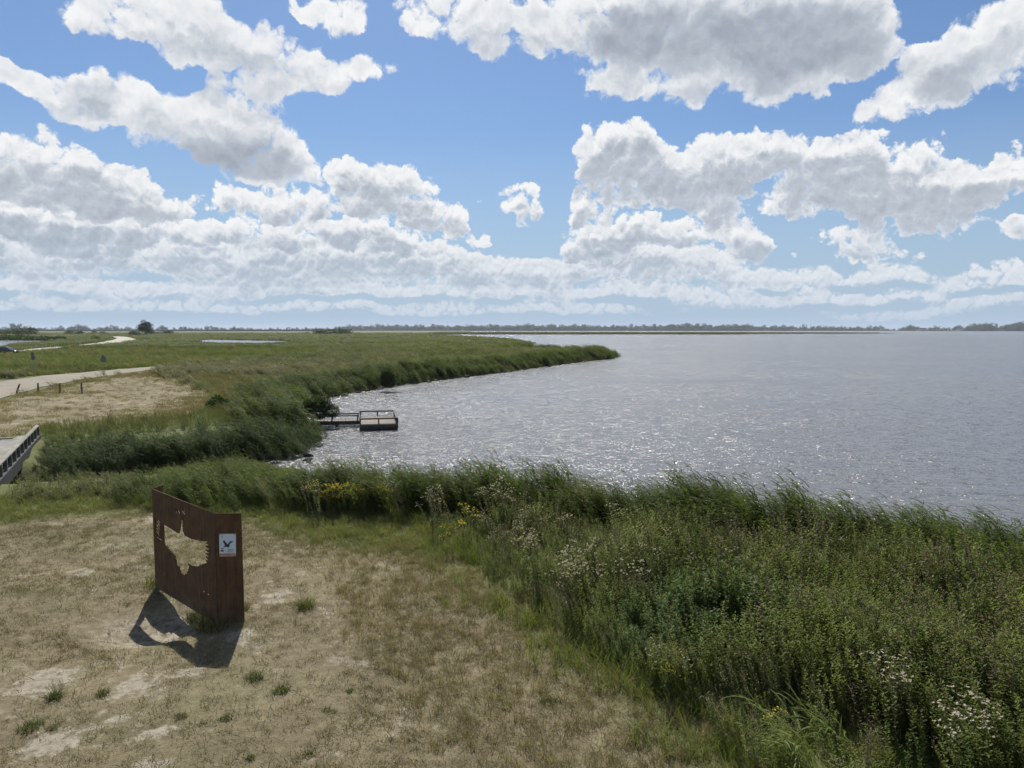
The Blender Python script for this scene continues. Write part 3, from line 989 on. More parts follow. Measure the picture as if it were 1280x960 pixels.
def scales(n, a, b, za=0.85, zb=1.15):
    s = RNG.uniform(a, b, n)
    return np.column_stack([s, s, s * RNG.uniform(za, zb, n)])

KEEP_CLEAR = np.array([[-8.5, 16.6], [-6.3, 14.4], [-5.5, 14.4]])

# dry meadow in front of the tower
dry_col = variants('dry_tuft', [grass_tuft(16, 0.13, 0.05, 0.15, (0.6, 1.5), 0.009, [M['dry']]) for _ in range(5)])
meadow = poly_px([(-420, 1400), (-420, 680), (-200, 652), (0, 640), (205, 626), (420, 640), (560, 648), (600, 705), (740, 805), (900, 893), (960, 965), (1000, 1300), (1000, 1400)])
p = spots(meadow, 105)
p = p[in_view(p)]
d = np.hypot(p[:, 0], p[:, 1])
cover = fbm2(p[:, 0], p[:, 1], 0.55, 3, 21.0) + 0.35 * fbm2(p[:, 0], p[:, 1], 2.3, 2, 4.0)
edge = sdist(MEADOW_EDGE, p[:, 0], p[:, 1])
leftness = sm(p[:, 0] + 0.3 * p[:, 1], 6, -2)
hollow = np.hypot((p[:, 0] - HOLLOW[0]) / 1.5, (p[:, 1] - HOLLOW[1] + 0.1) / 1.2)
keep = (cover > -0.35 + 0.35 * leftness) | (RNG.random(len(p)) < 0.38)
keep &= RNG.random(len(p)) > 0.8 * bare_patches(p[:, 0], p[:, 1])
keep &= (hollow > 1.0) | (RNG.random(len(p)) < 0.15)
p = p[keep]
scatter('dry_meadow_grass', dry_col, lay(p), rots(len(p), tilt=0.25), scales(len(p), 0.6, 1.2), 'short bleached dry grass over the foreground meadow')

# longer straw-coloured grass towards the herbs
tall_col = variants('tall_dry_tuft', [grass_tuft(18, 0.10, 0.16, 0.42, (0.3, 1.1), 0.008, [M['dry_tall'], M['dry_tall'], M['dry']], seg=3) for _ in range(5)])
straw = poly_px([(400, 690), (560, 665), (610, 715), (740, 805), (900, 893), (960, 975), (980, 1300), (700, 1300), (560, 980), (430, 800)])
p = spots(straw, 26)
e = sdist(straw, p[:, 0], p[:, 1])
k = sm(e, -0.2, 0.5) * (0.5 + 0.5 * sm(fbm2(p[:, 0], p[:, 1], 0.5, 3, 2.0), -0.3, 0.4))
p = p[RNG.random(len(p)) < k]
scatter('tall_straw_grass', tall_col, lay(p), rots(len(p), tilt=0.15), scales(len(p), 0.6, 1.15), 'longer straw-brown grass between the bare meadow and the herbs')

# green grass fringe behind the panel and along the herbs
green_col = variants('green_tuft', [grass_tuft(22, 0.13, 0.14, 0.34, (0.4, 1.2), 0.010, [M['grass']], bias=1.2, seg=3) for _ in range(5)])
p = spots(GREEN, 40)
k = sm(sdist(GREEN, p[:, 0], p[:, 1]) + 0.5 * fbm2(p[:, 0], p[:, 1], 0.7, 3), -0.2, 1.2)
p = p[(RNG.random(len(p)) < k) & in_view(p)]
scatter('green_grass', green_col, lay(p), rots(len(p), 0.8), scales(len(p), 0.6, 1.25), 'soft green grass in front of the reed belt')
bright_col = variants('bright_tuft', [grass_tuft(26, 0.16, 0.25, 0.6, (0.3, 0.9), 0.011, [M['grass_bright'], M['grass']], bias=1.4, seg=3) for _ in range(4)])
rim = poly_px([(548, 652), (580, 700), (650, 755), (720, 805), (790, 850), (870, 893), (935, 965), (960, 1200)])
pp = []
for a, b in zip(rim, rim[1:]):
    n = int(np.hypot(*(b - a)) * 30)
    t = RNG.random((n, 1))
    pp.append(a + (b - a) * t + RNG.normal(0, 0.55, (n, 2)) + np.array([0.05, 0.0]))
p = np.vstack(pp)
p = p[fbm2(p[:, 0], p[:, 1], 0.8, 2, 6.0) > -0.35]
scatter('lush_edge_grass', bright_col, lay(p), rots(len(p), 1.0), scales(len(p), 0.55, 1.2), 'lush yellow-green grass along the edge of the herbs')

# the tall herbs right of the meadow
herb_m, dark_m, pale_m = M['herb'], M['herb_dark'], M['herb_pale']
herb_col = variants('herb_plant',
    [herb_plant(9, 0.27, 0.7, 1.2, 46, 0.080, 0.019, herb_m) for _ in range(4)] +
    [herb_plant(9, 0.27, 0.7, 1.2, 46, 0.078, 0.018, herb_m, M['seedhead'], 4, topsize=0.018) for _ in range(2)] +
    [herb_plant(5, 0.20, 0.6, 1.0, 40, 0.085, 0.034, dark_m) for _ in range(3)] +
    [herb_plant(5, 0.18, 0.8, 1.25, 46, 0.070, 0.018, pale_m, M['seedhead'], 5, topsize=0.018) for _ in range(2)] +
    [herb_plant(5, 0.20, 0.8, 1.2, 44, 0.08, 0.020, herb_m, M['flower'], 5, topsize=0.022) for _ in range(2)])
p = spots(HERB, 15)
p = p[in_view(p, 4)]
hd = sdist(HERB, p[:, 0], p[:, 1])
belt = inside(BELT, p[:, 0], p[:, 1])
p, hd = p[~belt], hd[~belt]
dk = fbm2(p[:, 0], p[:, 1], 0.33, 2, 31.0)
fl = fbm2(p[:, 0], p[:, 1], 0.45, 2, 12.0)
gap = fbm2(p[:, 0], p[:, 1], 0.42, 3, 44.0)
u = RNG.random(len(p))
kind = RNG.integers(0, 6, len(p))
kind = np.where((dk > 0.10) & (u < 0.75), 6 + RNG.integers(0, 3, len(p)), kind)
kind = np.where((dk < -0.25) & (u < 0.5), 9 + RNG.integers(0, 2, len(p)), kind)
px_ = 640 + p[:, 0] / p[:, 1] * 900
kind = np.where((fl > 0.2) & (u > 0.72) & (px_ < 900), 11 + RNG.integers(0, 2, len(p)), kind)
near = sm(np.hypot(p[:, 0], p[:, 1]), 19, 10)
keep = (gap > -0.27) | (RNG.random(len(p)) < 0.12)
mound = 1.0 + 0.60 * fbm2(p[:, 0], p[:, 1], 0.70, 2, 17.0)
hs = (0.50 + 0.55 * sm(hd, 0.0, 2.4)) * RNG.uniform(0.8, 1.2, len(p)) * (1.0 + 0.22 * near) * mound
s3 = np.column_stack([hs * 1.0, hs * 1.0, hs])
scatter('herb_thicket', herb_col, lay(p[keep]), rots(keep.sum(), 0.9, 0.08), s3[keep], 'dense waist-high olive-green herbs filling the right foreground', kind[keep])

p = spots(HERB, 34)
p = p[in_view(p, 2)]
p = p[RNG.random(len(p)) < np.where(np.hypot(p[:, 0], p[:, 1]) < 14, 1.0, 0.35)]
scatter('thicket_undergrowth', bright_col, lay(p), rots(len(p), 1.2), scales(len(p), 0.4, 0.9), 'green grass growing between the stems of the herb thicket')

# reed belts by the near shore and on the creek bank
reed_col = variants('reed_clump', [reed_clump(11, 0.24, 1.5, 2.25, 9, 0.016, 0.032) for _ in range(6)])
def reeds(name, poly, dens, label, s0=0.8, s1=1.1, zoff=0.0, edge=0.5, low=None, col=None):
    p = spots(poly, dens)
    p = p[p[:, 0] > -19.0 - (p[:, 1] - 27.3) * 0.53]
    e = sdist(poly, p[:, 0], p[:, 1])
    p, e = p[in_view(p, 5)], e[in_view(p, 5)]
    s = scales(len(p), s0, s1) * (0.72 + 0.28 * sm(e + 0.5 * fbm2(p[:, 0], p[:, 1], 0.6, 2, 3.0), 0, edge))[:, None]
    s *= (1 + 0.28 * fbm2(p[:, 0], p[:, 1], 0.55, 2, 9.0))[:, None]
    if low is not None:
        s *= np.interp(p[:, 0], low[0], low[1])[:, None]
    z = lay(p)
    z[:, 2] = np.maximum(z[:, 2], -1.05) + zoff
    scatter(name, col or reed_col, z, rots(len(p), 0.45, 0.08), s, label)
reeds('reed_belt', BELT, 10, 'wind-bent dark green reeds between the herbs and the lake', 0.82, 1.08, low=((-13, -9, -5, -2, 3, 8, 13), (0.50, 0.60, 0.86, 1.0, 1.0, 0.9, 0.75)))
reeds('creek_reeds', BANK, 7, 'dark wind-combed reeds on the far bank of the creek', 0.82, 1.12, low=((-24, -22.4, -20.5, -14, -12.6, -11.2), (0.34, 0.50, 0.80, 0.90, 0.74, 0.45)), col=variants('dark_reed_clump', [reed_clump(12, 0.26, 1.5, 2.2, 9, 0.016, 0.034, lean=(0.35, 0.65), plume=0.1, mat='reed_dark') for _ in range(5)]))
CREEK = np.array([(-21.6, 31.8), (-17, 33.6), (-13.6, 35.8), (-10.6, 35.6), (-9.4, 31.5), (-11.2, 28.6), (-16.5, 30.4), (-19.4, 28.0), (-21, 29)])
p = spots(CREEK, 34)
z = lay(p)
z[:, 2] = np.maximum(z[:, 2], -1.0)
scatter('creek_bed_grass', green_col, z, rots(len(p), 1.0), scales(len(p), 0.8, 1.5), 'pale short grass in the narrow creek between the two reed masses')
reeds('bridge_side_reeds', np.array([(-21.6, 31.0), (-25.3, 38.3), (-22.6, 38.8), (-19.4, 33.0)]), 16, 'rough green growth beside the bridge railing', 0.2, 0.36)

# ------------------------------------------------------------------ marsh beyond the creek
def marsh_points(d0, d1, dens0, dref, power, a0=-0.80, a1=0.75):
    """random ground points, fewer per m2 with distance"""
    n_est = 0
    out = []
    edges = np.geomspace(d0, d1, 60)
    for b0, b1 in zip(edges, edges[1:]):
        mid = math.sqrt(b0 * b1)
        dn = dens0 * min(1.0, (dref / mid) ** power)
        area = (a1 - a0) * (b1 * b1 - b0 * b0) / 2
        n = int(area * dn)
        y = np.sqrt(b0 * b0 + RNG.random(n) * (b1 * b1 - b0 * b0))
        x = y * (a0 + RNG.random(n) * (a1 - a0))
        out.append(np.column_stack([x, y]))
    return np.vstack(out)

TRK = np.array([at(a, b)[:2] for a, b in TRACK])
def blocked(p, road=0.8):
    x, y = p[:, 0], p[:, 1]
    bad = sdist(LAKE, x, y) > -0.3
    for q, mg in ((ROAD, road), (ROAD2, road), (POND1, 1.0), (POND2, 1.0), (POND3, 5.0)):
        bad |= sdist(q, x, y) > -mg
    bad |= dist(TRK, x, y, closed=False) < 0.9
    for q in SANDY:
        bad |= sdist(q, x, y) > 0.3
    return bad

field_col = variants('marsh_reed_clump', [reed_clump(9, 0.42, 0.85, 1.45, 6, 0.02, 0.055, lean=(0.25, 0.6), plume=0.35, mat='reed_field') for _ in range(5)] + [reed_clump(9, 0.42, 0.9, 1.5, 6, 0.02, 0.055, lean=(0.25, 0.6), plume=0.6, mat='reed_brown') for _ in range(4)] + [reed_clump(10, 0.42, 0.9, 1.4, 7, 0.02, 0.055, lean=(0.25, 0.6), plume=0.1, mat='reed') for _ in range(2)])
far_col = variants('distant_reed_clump', [reed_clump(12, 0.75, 0.8, 1.35, 3, 0.05, 0.13, lean=(0.25, 0.6), plume=0.0, mat='reed_far') for _ in range(5)])
lush_col = variants('lush_meadow_tuft', [grass_tuft(40, 0.45, h0, h1, (0.4, 1.1), 0.035, [M[k] for k in ks], bias=1.2, seg=2) for ks, h0, h1 in ((('reed_field', 'grass'), .35, .75), (('grass', 'reed_field'), .3, .65), (('grass_bright', 'reed_field'), .3, .6), (('grass_bright', 'grass'), .35, .7), (('dry_tall', 'reed_field', 'grass'), .4, .8), (('dry_tall', 'reed_brown'), .35, .75), (('reed', 'reed_field'), .5, .95), (('reed', 'reed'), .5, .95))])

p = marsh_points(36, 230, 1.5, 75, 1.1)
x, y = p[:, 0], p[:, 1]
bad = blocked(p) | (sdist(DRYFIELD, x, y) + 1.0 * fbm2(x, y, 0.15, 3, 2.0) > 0.2) | (dist(DITCH, x, y, closed=False) < 4.0) | inside(BANK, x, y)
bad |= (x > -10) & (y < 60) | (y < 0.6 * (-x) + 26) & (y < 45) & (x > -30)
bad |= (x < -26) & (y < 58) & (x > -60)
FRINGE = poly_px([(240, 470), (330, 474), (372, 492), (385, 512), (365, 526), (300, 524), (262, 512), (268, 494)])
bad |= inside(FRINGE, x, y)
bad |= (x < -12.5) & (y < 53) & (x > -34)
p = p[~bad]
x, y = p[:, 0], p[:, 1]
pxx, pyy = 640 + 900 * x / y, 412 + 5400 / y
right_of_road = ~((pyy < 470) & (pxx < 640) & (y > 60) & (sdist(ROAD, x, y) < 0) & (pyy < 462.5 + np.clip((190 - pxx), 0, 999) * 0.12) & (pxx < 200)) & ~((pxx < 400) & (pyy < 457.8 - (pxx - 215) * 0.071))
r = p[right_of_road]
e = np.minimum(-sdist(LAKE, r[:, 0], r[:, 1]), 40)
dfe = -sdist(DRYFIELD, r[:, 0], r[:, 1])
s = scales(len(r), 0.85, 1.2) * (0.75 + 0.35 * sm(dfe, 0, 9))[:, None] * (1 + 0.22 * fbm2(r[:, 0], r[:, 1], 0.10, 3, 7.0))[:, None]
s *= np.clip((r[:, 1] / 75) ** 0.35, 1, 1.6)[:, None] * np.array([1.0, 1.0, 0.68])
rx, ry = 640 + 900 * r[:, 0] / r[:, 1], r[:, 1]
brown = np.clip(sm(ry, 150, 80) * sm(rx, 620, 330) + 0.45 * fbm2(r[:, 0], r[:, 1], 0.045, 3, 51.0), 0, 1)
u = RNG.random(len(r))
dark_ = fbm2(r[:, 0], r[:, 1], 0.07, 3, 63.0) > 0.28
kinds = np.where(u < brown * 0.85, 5 + RNG.integers(0, 4, len(r)), np.where(dark_ & (RNG.random(len(r)) < 0.6), 9 + RNG.integers(0, 2, len(r)), RNG.integers(0, 5, len(r))))
s[:, 2] *= np.where(kinds >= 9, 1.15, 1.0)
scatter('marsh_reeds', field_col, lay(r), rots(len(r), 0.6, 0.1), s, 'broad olive-green reed marsh beyond the jetty', kinds)
l = p[~right_of_road]
s = scales(len(l), 0.9, 1.5, 0.6, 1.3) * np.clip((l[:, 1] / 75) ** 0.5, 1, 2)[:, None] * (1 + 0.35 * fbm2(l[:, 0], l[:, 1], 0.12, 3, 7.0))[:, None]
qx, qy = 640 + 900 * l[:, 0] / l[:, 1], 412 + 5400 / l[:, 1]
s[((qx < 80) & (qy < 440)) | ((qx > 235) & (qx < 370) & (qy < 436)), 2] *= 0.45
scatter('lush_meadow', lush_col, lay(l), rots(len(l), 1.0, 0.1), s, 'lush green rough meadow behind the gravel road', np.clip(np.floor((fbm2(l[:, 0] * 0.6, l[:, 1] * 1.3, 0.06, 3, 71.0) * 0.9 + 0.5 + RNG.normal(0, 0.16, len(l))) * 8), 0, 7))
# bare places between gravel road and the marsh carry thin straw
straw_col = variants('field_straw_tuft', [grass_tuft(26, 0.35, 0.10, 0.34, (0.4, 1.3), 0.022, [M['dry'], M['dry_tall'], M['dry_tall']], seg=2) for _ in range(4)])
p = spots(DRYFIELD, 4.0)
k = 0.25 + 0.75 * sm(fbm2(p[:, 0], p[:, 1], 0.12, 3, 14.0), -0.1, 0.3)
p = p[(RNG.random(len(p)) < k) & in_view(p, 6)]
fringe = sm(-sdist(DRYFIELD, p[:, 0], p[:, 1]), -5, 0)
sc = scales(len(p), 0.55, 1.0) * (1 + 0.8 * fringe)[:, None]
scatter('mown_straw', straw_col, lay(p), rots(len(p), tilt=0.15), sc, 'thin dry stubble over the tan field by the gravel road')
# weeds along the lower edge of the tan field, above the creek
lowedge = np.vstack([poly_px([(300, 516), (262, 512), (230, 524), (150, 530), (60, 537), (46, 541), (62, 556), (150, 546), (240, 538), (330, 528)])])
p = spots(lowedge, 9)
p = p[~blocked(p)]
scatter('creek_edge_weeds', variants('edge_weed', [herb_plant(7, 0.3, 0.5, 1.0, 20, 0.12, 0.04, random.choice([herb_m, pale_m, herb_m]), M['seedhead'], 3, topsize=0.03) for _ in range(4)]), lay(p), rots(len(p), 1.0), scales(len(p), 0.35, 0.75), 'mixed olive weeds between the tan field and the creek')
p = spots(FRINGE, 8)
q_ = spots(FRINGE, 0.5)
scatter('scattered_reeds', field_col, lay(q_), rots(len(q_), 0.8), scales(len(q_), 0.5, 1.0), 'scattered reeds among the yellowing grass left of the jetty')
scatter('yellowing_weeds', variants('yellowing_weed', [grass_tuft(40, 0.35, 0.3, 0.75, (0.2, 0.8), 0.02, [M['dry_tall'], M['dry_tall'], M['dry_tall'], M['dry'], M['reed_field']], bias=1.0, seg=3) for _ in range(4)]), lay(p), rots(len(p), 0.8), scales(len(p), 0.7, 1.2), 'yellowing tall grass around the round bush by the jetty')
# low weeds left of the panel, in front of the creek
front = poly_px([(-60, 640), (0, 634), (110, 626), (205, 622), (210, 606), (120, 600), (60, 604), (20, 606), (0, 618), (-40, 640)])
p = spots(front, 16)
p = p[p[:, 0] > -18.9 - (p[:, 1] - 27.3) * 0.53]
scatter('creek_front_weeds', variants('front_weed', [herb_plant(6, 0.22, 0.35, 0.7, 18, 0.10, 0.035, random.choice([herb_m, M['grass_bright'], pale_m]), random.choice([None, None, None, M['flower'], M['seedhead']]), 3, topsize=0.02) for _ in range(6)]), lay(p), rots(len(p), 1.0), scales(len(p), 0.45, 0.85), 'low green weeds with small flowers in front of the creek')

# shore reeds: darker and taller, in a band along the far shore
def along(line, width, dens, off=0.0):
    pp = []
    for a, b in zip(line, line[1:]):
        a, b = np.asarray(a, float), np.asarray(b, float)
        e = b - a
        L = np.hypot(*e)
        nrm = np.array([-e[1], e[0]]) / L
        n = max(1, int(L * width * dens))
        pp.append(a + e * RNG.random((n, 1)) + nrm * (off + RNG.random((n, 1)) * width))
    return np.vstack(pp)
shore = LAKE[12:27]
p = along(shore, 5.0, 1.9, 0.6)
p = p[~(sdist(LAKE, p[:, 0], p[:, 1]) > 0.2)]
jetty_gap = (np.abs(p[:, 1] - 51.0) < 2.2)
p = p[~jetty_gap]
z = lay(p)
z[:, 2] = np.maximum(z[:, 2], -1.0)
wav = (1 + 0.30 * fbm2(p[:, 0], p[:, 1], 0.16, 2, 3.0))[:, None]
scatter('shore_reeds', reed_col, z, rots(len(p), 0.5, 0.1), scales(len(p), 0.75, 1.0) * wav * np.array([1.5, 1.5, 1.0]), 'dark reed wall along the water beyond the jetty')

p = marsh_points(225, 1050, 0.34, 230, 1.75)
p = p[~blocked(p, 1.5)]
s = scales(len(p), 0.9, 1.3) * (p[:, 1] / 230)[:, None] ** np.array([0.85, 0.85, 0.12]) * np.array([1.5, 1.5, 0.95])
s[:, 2] *= 1 + 0.3 * fbm2(p[:, 0], p[:, 1], 0.02, 3, 1.0)
qx, qy = 640 + 900 * p[:, 0] / p[:, 1], 412 + 5400 / p[:, 1]
s[((qx < 75) & (qy > 427) & (qy < 438)) | ((qx > 240) & (qx < 366) & (qy > 428) & (qy < 434)), 2] *= 0.35      # short growth in front of the ponds
scatter('distant_marsh', far_col, lay(p), rots(len(p), 1.2, 0.1), s, 'flat green marsh stretching to the horizon')
# the low island strip across the lake
STRIP = np.array([(-120, 1020), (-60, 1047), (60, 1037), (180, 1062), (300, 1042), (352, 1082), (420, 1182), (560, 1232), (690, 1302), (480, 1312), (330, 1326), (120, 1385), (-40, 1415), (-140, 1490)], float)
p = np.vstack([spots(STRIP, 0.03), along(STRIP[:6], 14, 0.10), along(STRIP[5:9], 10, 0.05)])
tap = sm(p[:, 0], 690, 330)
s = scales(len(p), 0.9, 1.3) * np.array([5.0, 5.0, 1.5])
s[:, 2] *= 0.35 + 0.65 * tap
z = lay(p)
z[:, 2] = np.maximum(z[:, 2], -1.0)
scatter('island_reeds', far_col, z, rots(len(p), 1.2, 0.05), s, 'long low reed island across the middle of the lake')

# ------------------------------------------------------------------ trees and bushes
def crown_mesh(w, h, n, L, wd, m, nl=9, flat=0.7, z0=0.25):
    pl = Plant()
    lumps = []
    for i in range(nl):
        a, r = U(0, math.tau), w * 0.5 * math.sqrt(U(0, 0.62))
        z = h * U(z0, 0.92 - 0.35 * (2 * r / w) ** 2)
        q = w * U(0.15, 0.26)
        lumps.append((r * math.cos(a), r * math.sin(a), z, q, q, q * flat))
    leaf_ball(pl, lumps, n, L, wd, m)
    return pl, lumps

def make_tree(name, loc, w, h, label, group, n=1500, L=0.6, z0=0.35):
    root = empty(name, loc)
    tag(root, label, 'tree', group)
    pl, lumps = crown_mesh(w, h, int(n * 1.5), L, L * 0.55, M['tree_leaf'], 20, 0.85, z0)
    cr = bpy.data.objects.new('crown', pl.mesh('crown'))
    cr.parent = root
    C.objects.link(cr)
    tb = MB()
    r = h * 0.028
    tb.tube([(0, 0, -0.2), (0.02 * h, 0, h * 0.25), (0, 0.02 * h, h * 0.5), (-0.01 * h, 0, h * 0.75)], [r * 1.4, r, r * 0.7, r * 0.25], 8)
    for lp in lumps[:6]:
        tb.tube([(0, 0, h * 0.3), (lp[0] * 0.5, lp[1] * 0.5, (h * 0.35 + lp[2]) / 2), (lp[0], lp[1], lp[2])], [r * 0.55, r * 0.35, r * 0.12], 5)
    tb.build('trunk', M['bark'], root)
    return root

def make_bush(loc, w, h, label, group, n=900, L=0.3, m='bush_far', cat='bush', name='bush', dp=0.7):
    root = empty(name, loc)
    tag(root, label, cat, group)
    pl = Plant()
    lumps = []
    for i in range(11):
        a, r = U(0, math.tau), 0.5 * math.sqrt(U(0, 0.75))
        q = U(0.16, 0.26)
        lumps.append((r * math.cos(a) * w, r * math.sin(a) * w * dp, h * U(0.25, 0.8 - 0.9 * r * r), q * w, q * w * dp, h * U(0.2, 0.32)))
    L = max(L, 0.075 * w)
    leaf_ball(pl, lumps, int(n * 1.5), L, L * 0.5, M[m])
    fo = bpy.data.objects.new('foliage', pl.mesh('foliage'))
    fo.parent = root
    C.objects.link(fo)
    tb = MB()
    for lp in lumps[:7]:
        tb.tube([(lp[0] * 0.15, lp[1] * 0.15, -0.1), (lp[0] * 0.6, lp[1] * 0.6, lp[2] * 0.6), lp[:3]], [0.012 * w + 0.01, 0.009 * w, 0.004 * w], 5)
    tb.build('branches', M['bark'], root)
    return root

def ground_px(px, py):
    q = at(px, py)
    return (q[0], q[1], float(height(q[0], q[1])))

def px_m(px, py, wpx):
    """metres that wpx photo pixels span at the ground point under (px, py)"""
    return wpx / FPX * at(px, py)[1]

random.seed(23)
q = ground_px(182, 420.5)
make_tree('willow_tree', q, px_m(182, 420.5, 17), px_m(182, 420.5, 21), 'lone round-crowned tree standing above the far marsh at the left', None, 2600, 0.9, 0.3)
BUSHES = [  # px, base py, width, height, label, leaf size
    (163, 420.6, 8, 6.5, 'small dark bush at the outer left of the lone tree', .4), (173, 420.9, 19, 7.0, 'broad low bush at the foot of the lone tree', .4), (187, 419.2, 15, 7.5, 'round bush growing against the trunk of the lone tree', .45),
    (209, 418.4, 15, 6, 'dark bush by itself right of the lone tree', .45), (196, 418.6, 10, 4.0, 'low grey-green scrub between the lone tree and the dark bush', .45),
    (93, 418.8, 23, 5.6, 'wide flat dark bush left of the bend in the shell road', .45), (117, 417.8, 8, 4.6, 'tiny round bush at the far end of the shell road', .4), (129, 418.6, 12, 4.4, 'low bush just behind the bend in the shell road', .4),
    (118, 426.0, 14, 6.0, 'dark bush inside the bend of the shell road', .35), (31, 419.6, 38, 9, 'long dark hedge-like bush beyond the pond at the far left', .5), (6, 419.0, 26, 6, 'lighter scrub at the left edge beyond the pond', .5),
    (424, 418.9, 30, 8.0, 'dark thicket right of the brownish bush in the far marsh', .5), (398, 419.0, 22, 7.2, 'brownish-green bush beside the dark thicket in the far marsh', .5), (384, 418.4, 5, 4.0, 'single tiny bush left of the brownish bush in the far marsh', .4),
]
for (px, py, w, h, lab, L) in BUSHES:
    make_bush(ground_px(px, py), px_m(px, py, w), px_m(px, py, h), lab, 'bushes in the far marsh', 700, L)
for k, (px0, px1, py, h) in enumerate([(0, 36, 425.2, 5.2), (36, 62, 425.6, 5.6), (58, 84, 426.6, 5.0)]):
    pxm = (px0 + px1) / 2
    make_bush(ground_px(pxm, py), px_m(pxm, py, px1 - px0 + 6), px_m(pxm, py, h), ['grey-green scrub on the left end of the pond bank', 'darker scrub in the middle of the pond bank', 'scrub at the right tip of the pond'][k], 'scrub along the far bank of the left pond', 800, 0.5)
q = ground_px(272, 514)
make_bush(q, px_m(272, 514, 28), px_m(272, 514, 21), 'dark spiky bush alone in the yellowing grass left of the jetty', None, 1500, 0.16, m='bush')
q = at(394, 519)
make_bush((q[0] * 0.995, q[1] + 0.8, -0.3), px_m(394, 519, 42), px_m(394, 519, 30), 'rounded dark willow bush right behind the jetty walkway', None, 2600, 0.15, m='bush')
q = at(375, 503)
make_bush(ground_px(372, 507), px_m(375, 503, 30), px_m(375, 503, 22), 'grey-green willow bush inland of the jetty', None, 1500, 0.16, m='herb')
q = at(487, 485, -0.5)
make_bush((q[0], q[1] + 1.0, -0.5), px_m(487, 485, 29), px_m(487, 485, 27), 'dark upright bush at the water edge beyond the jetty', None, 2200, 0.22, m='bush')
q = at(403, 545, -1)
# ------------------------------------------------------------------ wooded horizon
def wood_variants():
    out = []
    for i in range(6):
        pl, _ = crown_mesh(U(9, 13), U(11, 16), 260, 1.9, 1.2, M['tree_leaf'], 8, 0.9, 0.12)
        for k in range(3):
            pl.ribbon([(U(-.5, .5), U(-.5, .5), -0.5), (0, 0, 4), (0, 0, 9)], (0, 1, 0), 0.5, M['bark'])
        out.append(pl)
    return out
wood_col = variants('woodland_tree', wood_variants())
def skyline(name, segs, label):
    P_, S_ = [], []
    for (px0, px1, d0, d1, hpx, dens) in segs:
        n = int((px1 - px0) * dens)
        px = RNG.uniform(px0, px1, n)
        d = RNG.uniform(d0, d1, n)
        hh = np.interp(px, [a[0] for a in hpx], [a[1] for a in hpx]) * RNG.normal(0.56, 0.18, n)
        s = np.clip(hh, 0.8, 20) * d / FPX / 13.5
        P_.append(np.column_stack([(px - 640) / FPX * d, d, np.full(n, -0.5)]))
        S_.append(np.column_stack([s * RNG.uniform(0.9, 1.4, n), s * 1.1, s]))
    P_, S_ = np.vstack(P_), np.vstack(S_)
    scatter(name, wood_col, P_, np.column_stack([np.zeros((len(P_), 2)), RNG.uniform(0, 6.28, len(P_))]), S_, label)
skyline('woodland_horizon', [
    (-40, 215, 2900, 3300, [(-40, 5), (0, 5.5), (12, 6), (17, 11), (30, 11.5), (37, 11), (42, 6), (60, 5), (80, 8), (100, 9), (110, 8.5), (120, 5.5), (136, 9), (142, 9), (155, 7.5), (170, 6), (192, 7), (205, 9), (215, 7)], 1.0),
    (215, 430, 2900, 3300, [(215, 5.5), (228, 7), (250, 5.5), (266, 8), (280, 5.5), (300, 7), (330, 5.5), (350, 6), (430, 6)], 1.0),
    (420, 640, 3620, 3900, [(420, 7), (470, 8.5), (560, 8.5), (640, 9)], 2.6),
    (640, 960, 3620, 3900, [(640, 9), (690, 10), (760, 8), (860, 10.5), (900, 9.5), (960, 8)], 2.6),
    (960, 1110, 3640, 3900, [(960, 8), (1000, 8.5), (1030, 8), (1060, 6.5), (1085, 6), (1100, 7), (1110, 4)], 1.8),
    (1108, 1206, 3560, 3800, [(1108, 4), (1125, 6), (1135, 9), (1142, 8), (1150, 5), (1160, 6), (1166, 9), (1172, 6), (1180, 5), (1190, 9.5), (1200, 8), (1206, 5)], 1.1),
    (1204, 1330, 3200, 3400, [(1204, 6), (1214, 10), (1226, 12), (1240, 12), (1246, 8), (1250, 9), (1256, 12), (1330, 12)], 2.2),
], 'dark wooded skyline along the whole horizon')
# the far shore these trees stand on, and a faint dike along the left horizon
def ribbon_land(name, px0, px1, d, z, mat, label, cat, depth=160):
    a = [((px0 - 640) / FPX * d, d), ((px1 - 640) / FPX * d, d)]
    b = MB()
    b.add([(*a[0], -1.3), (*a[1], -1.3), (*a[1], z), (*a[0], z), (a[0][0], d + depth, z), (a[1][0], d + depth, z)], [(0, 1, 2, 3), (3, 2, 5, 4)])
    o = b.build(name, mat)
    return tag(o, label, cat, kind='structure')
M['far_bank'] = surf('far_bank_grass', (0.05, 0.06, 0.03), 0.95, scale=0.02, bump=0.0, color2=(0.10, 0.09, 0.05))
M['dike'] = surf('dike_grass', (0.085, 0.080, 0.060), 0.95, scale=0.02, bump=0.0)
ribbon_land('far_shore', 1200, 1420, 3160, 0.4, M['far_bank'], 'far shore under the trees at the right', 'shore', 700)
ribbon_land('far_shore', 400, 1205, 3545, 0.4, M['far_bank'], 'far wooded shore across the lake', 'shore', 500)
ribbon_land('dike', -160, 440, 2600, 6.2, M['dike'], 'straight low dike along the left horizon', 'dike', 60)

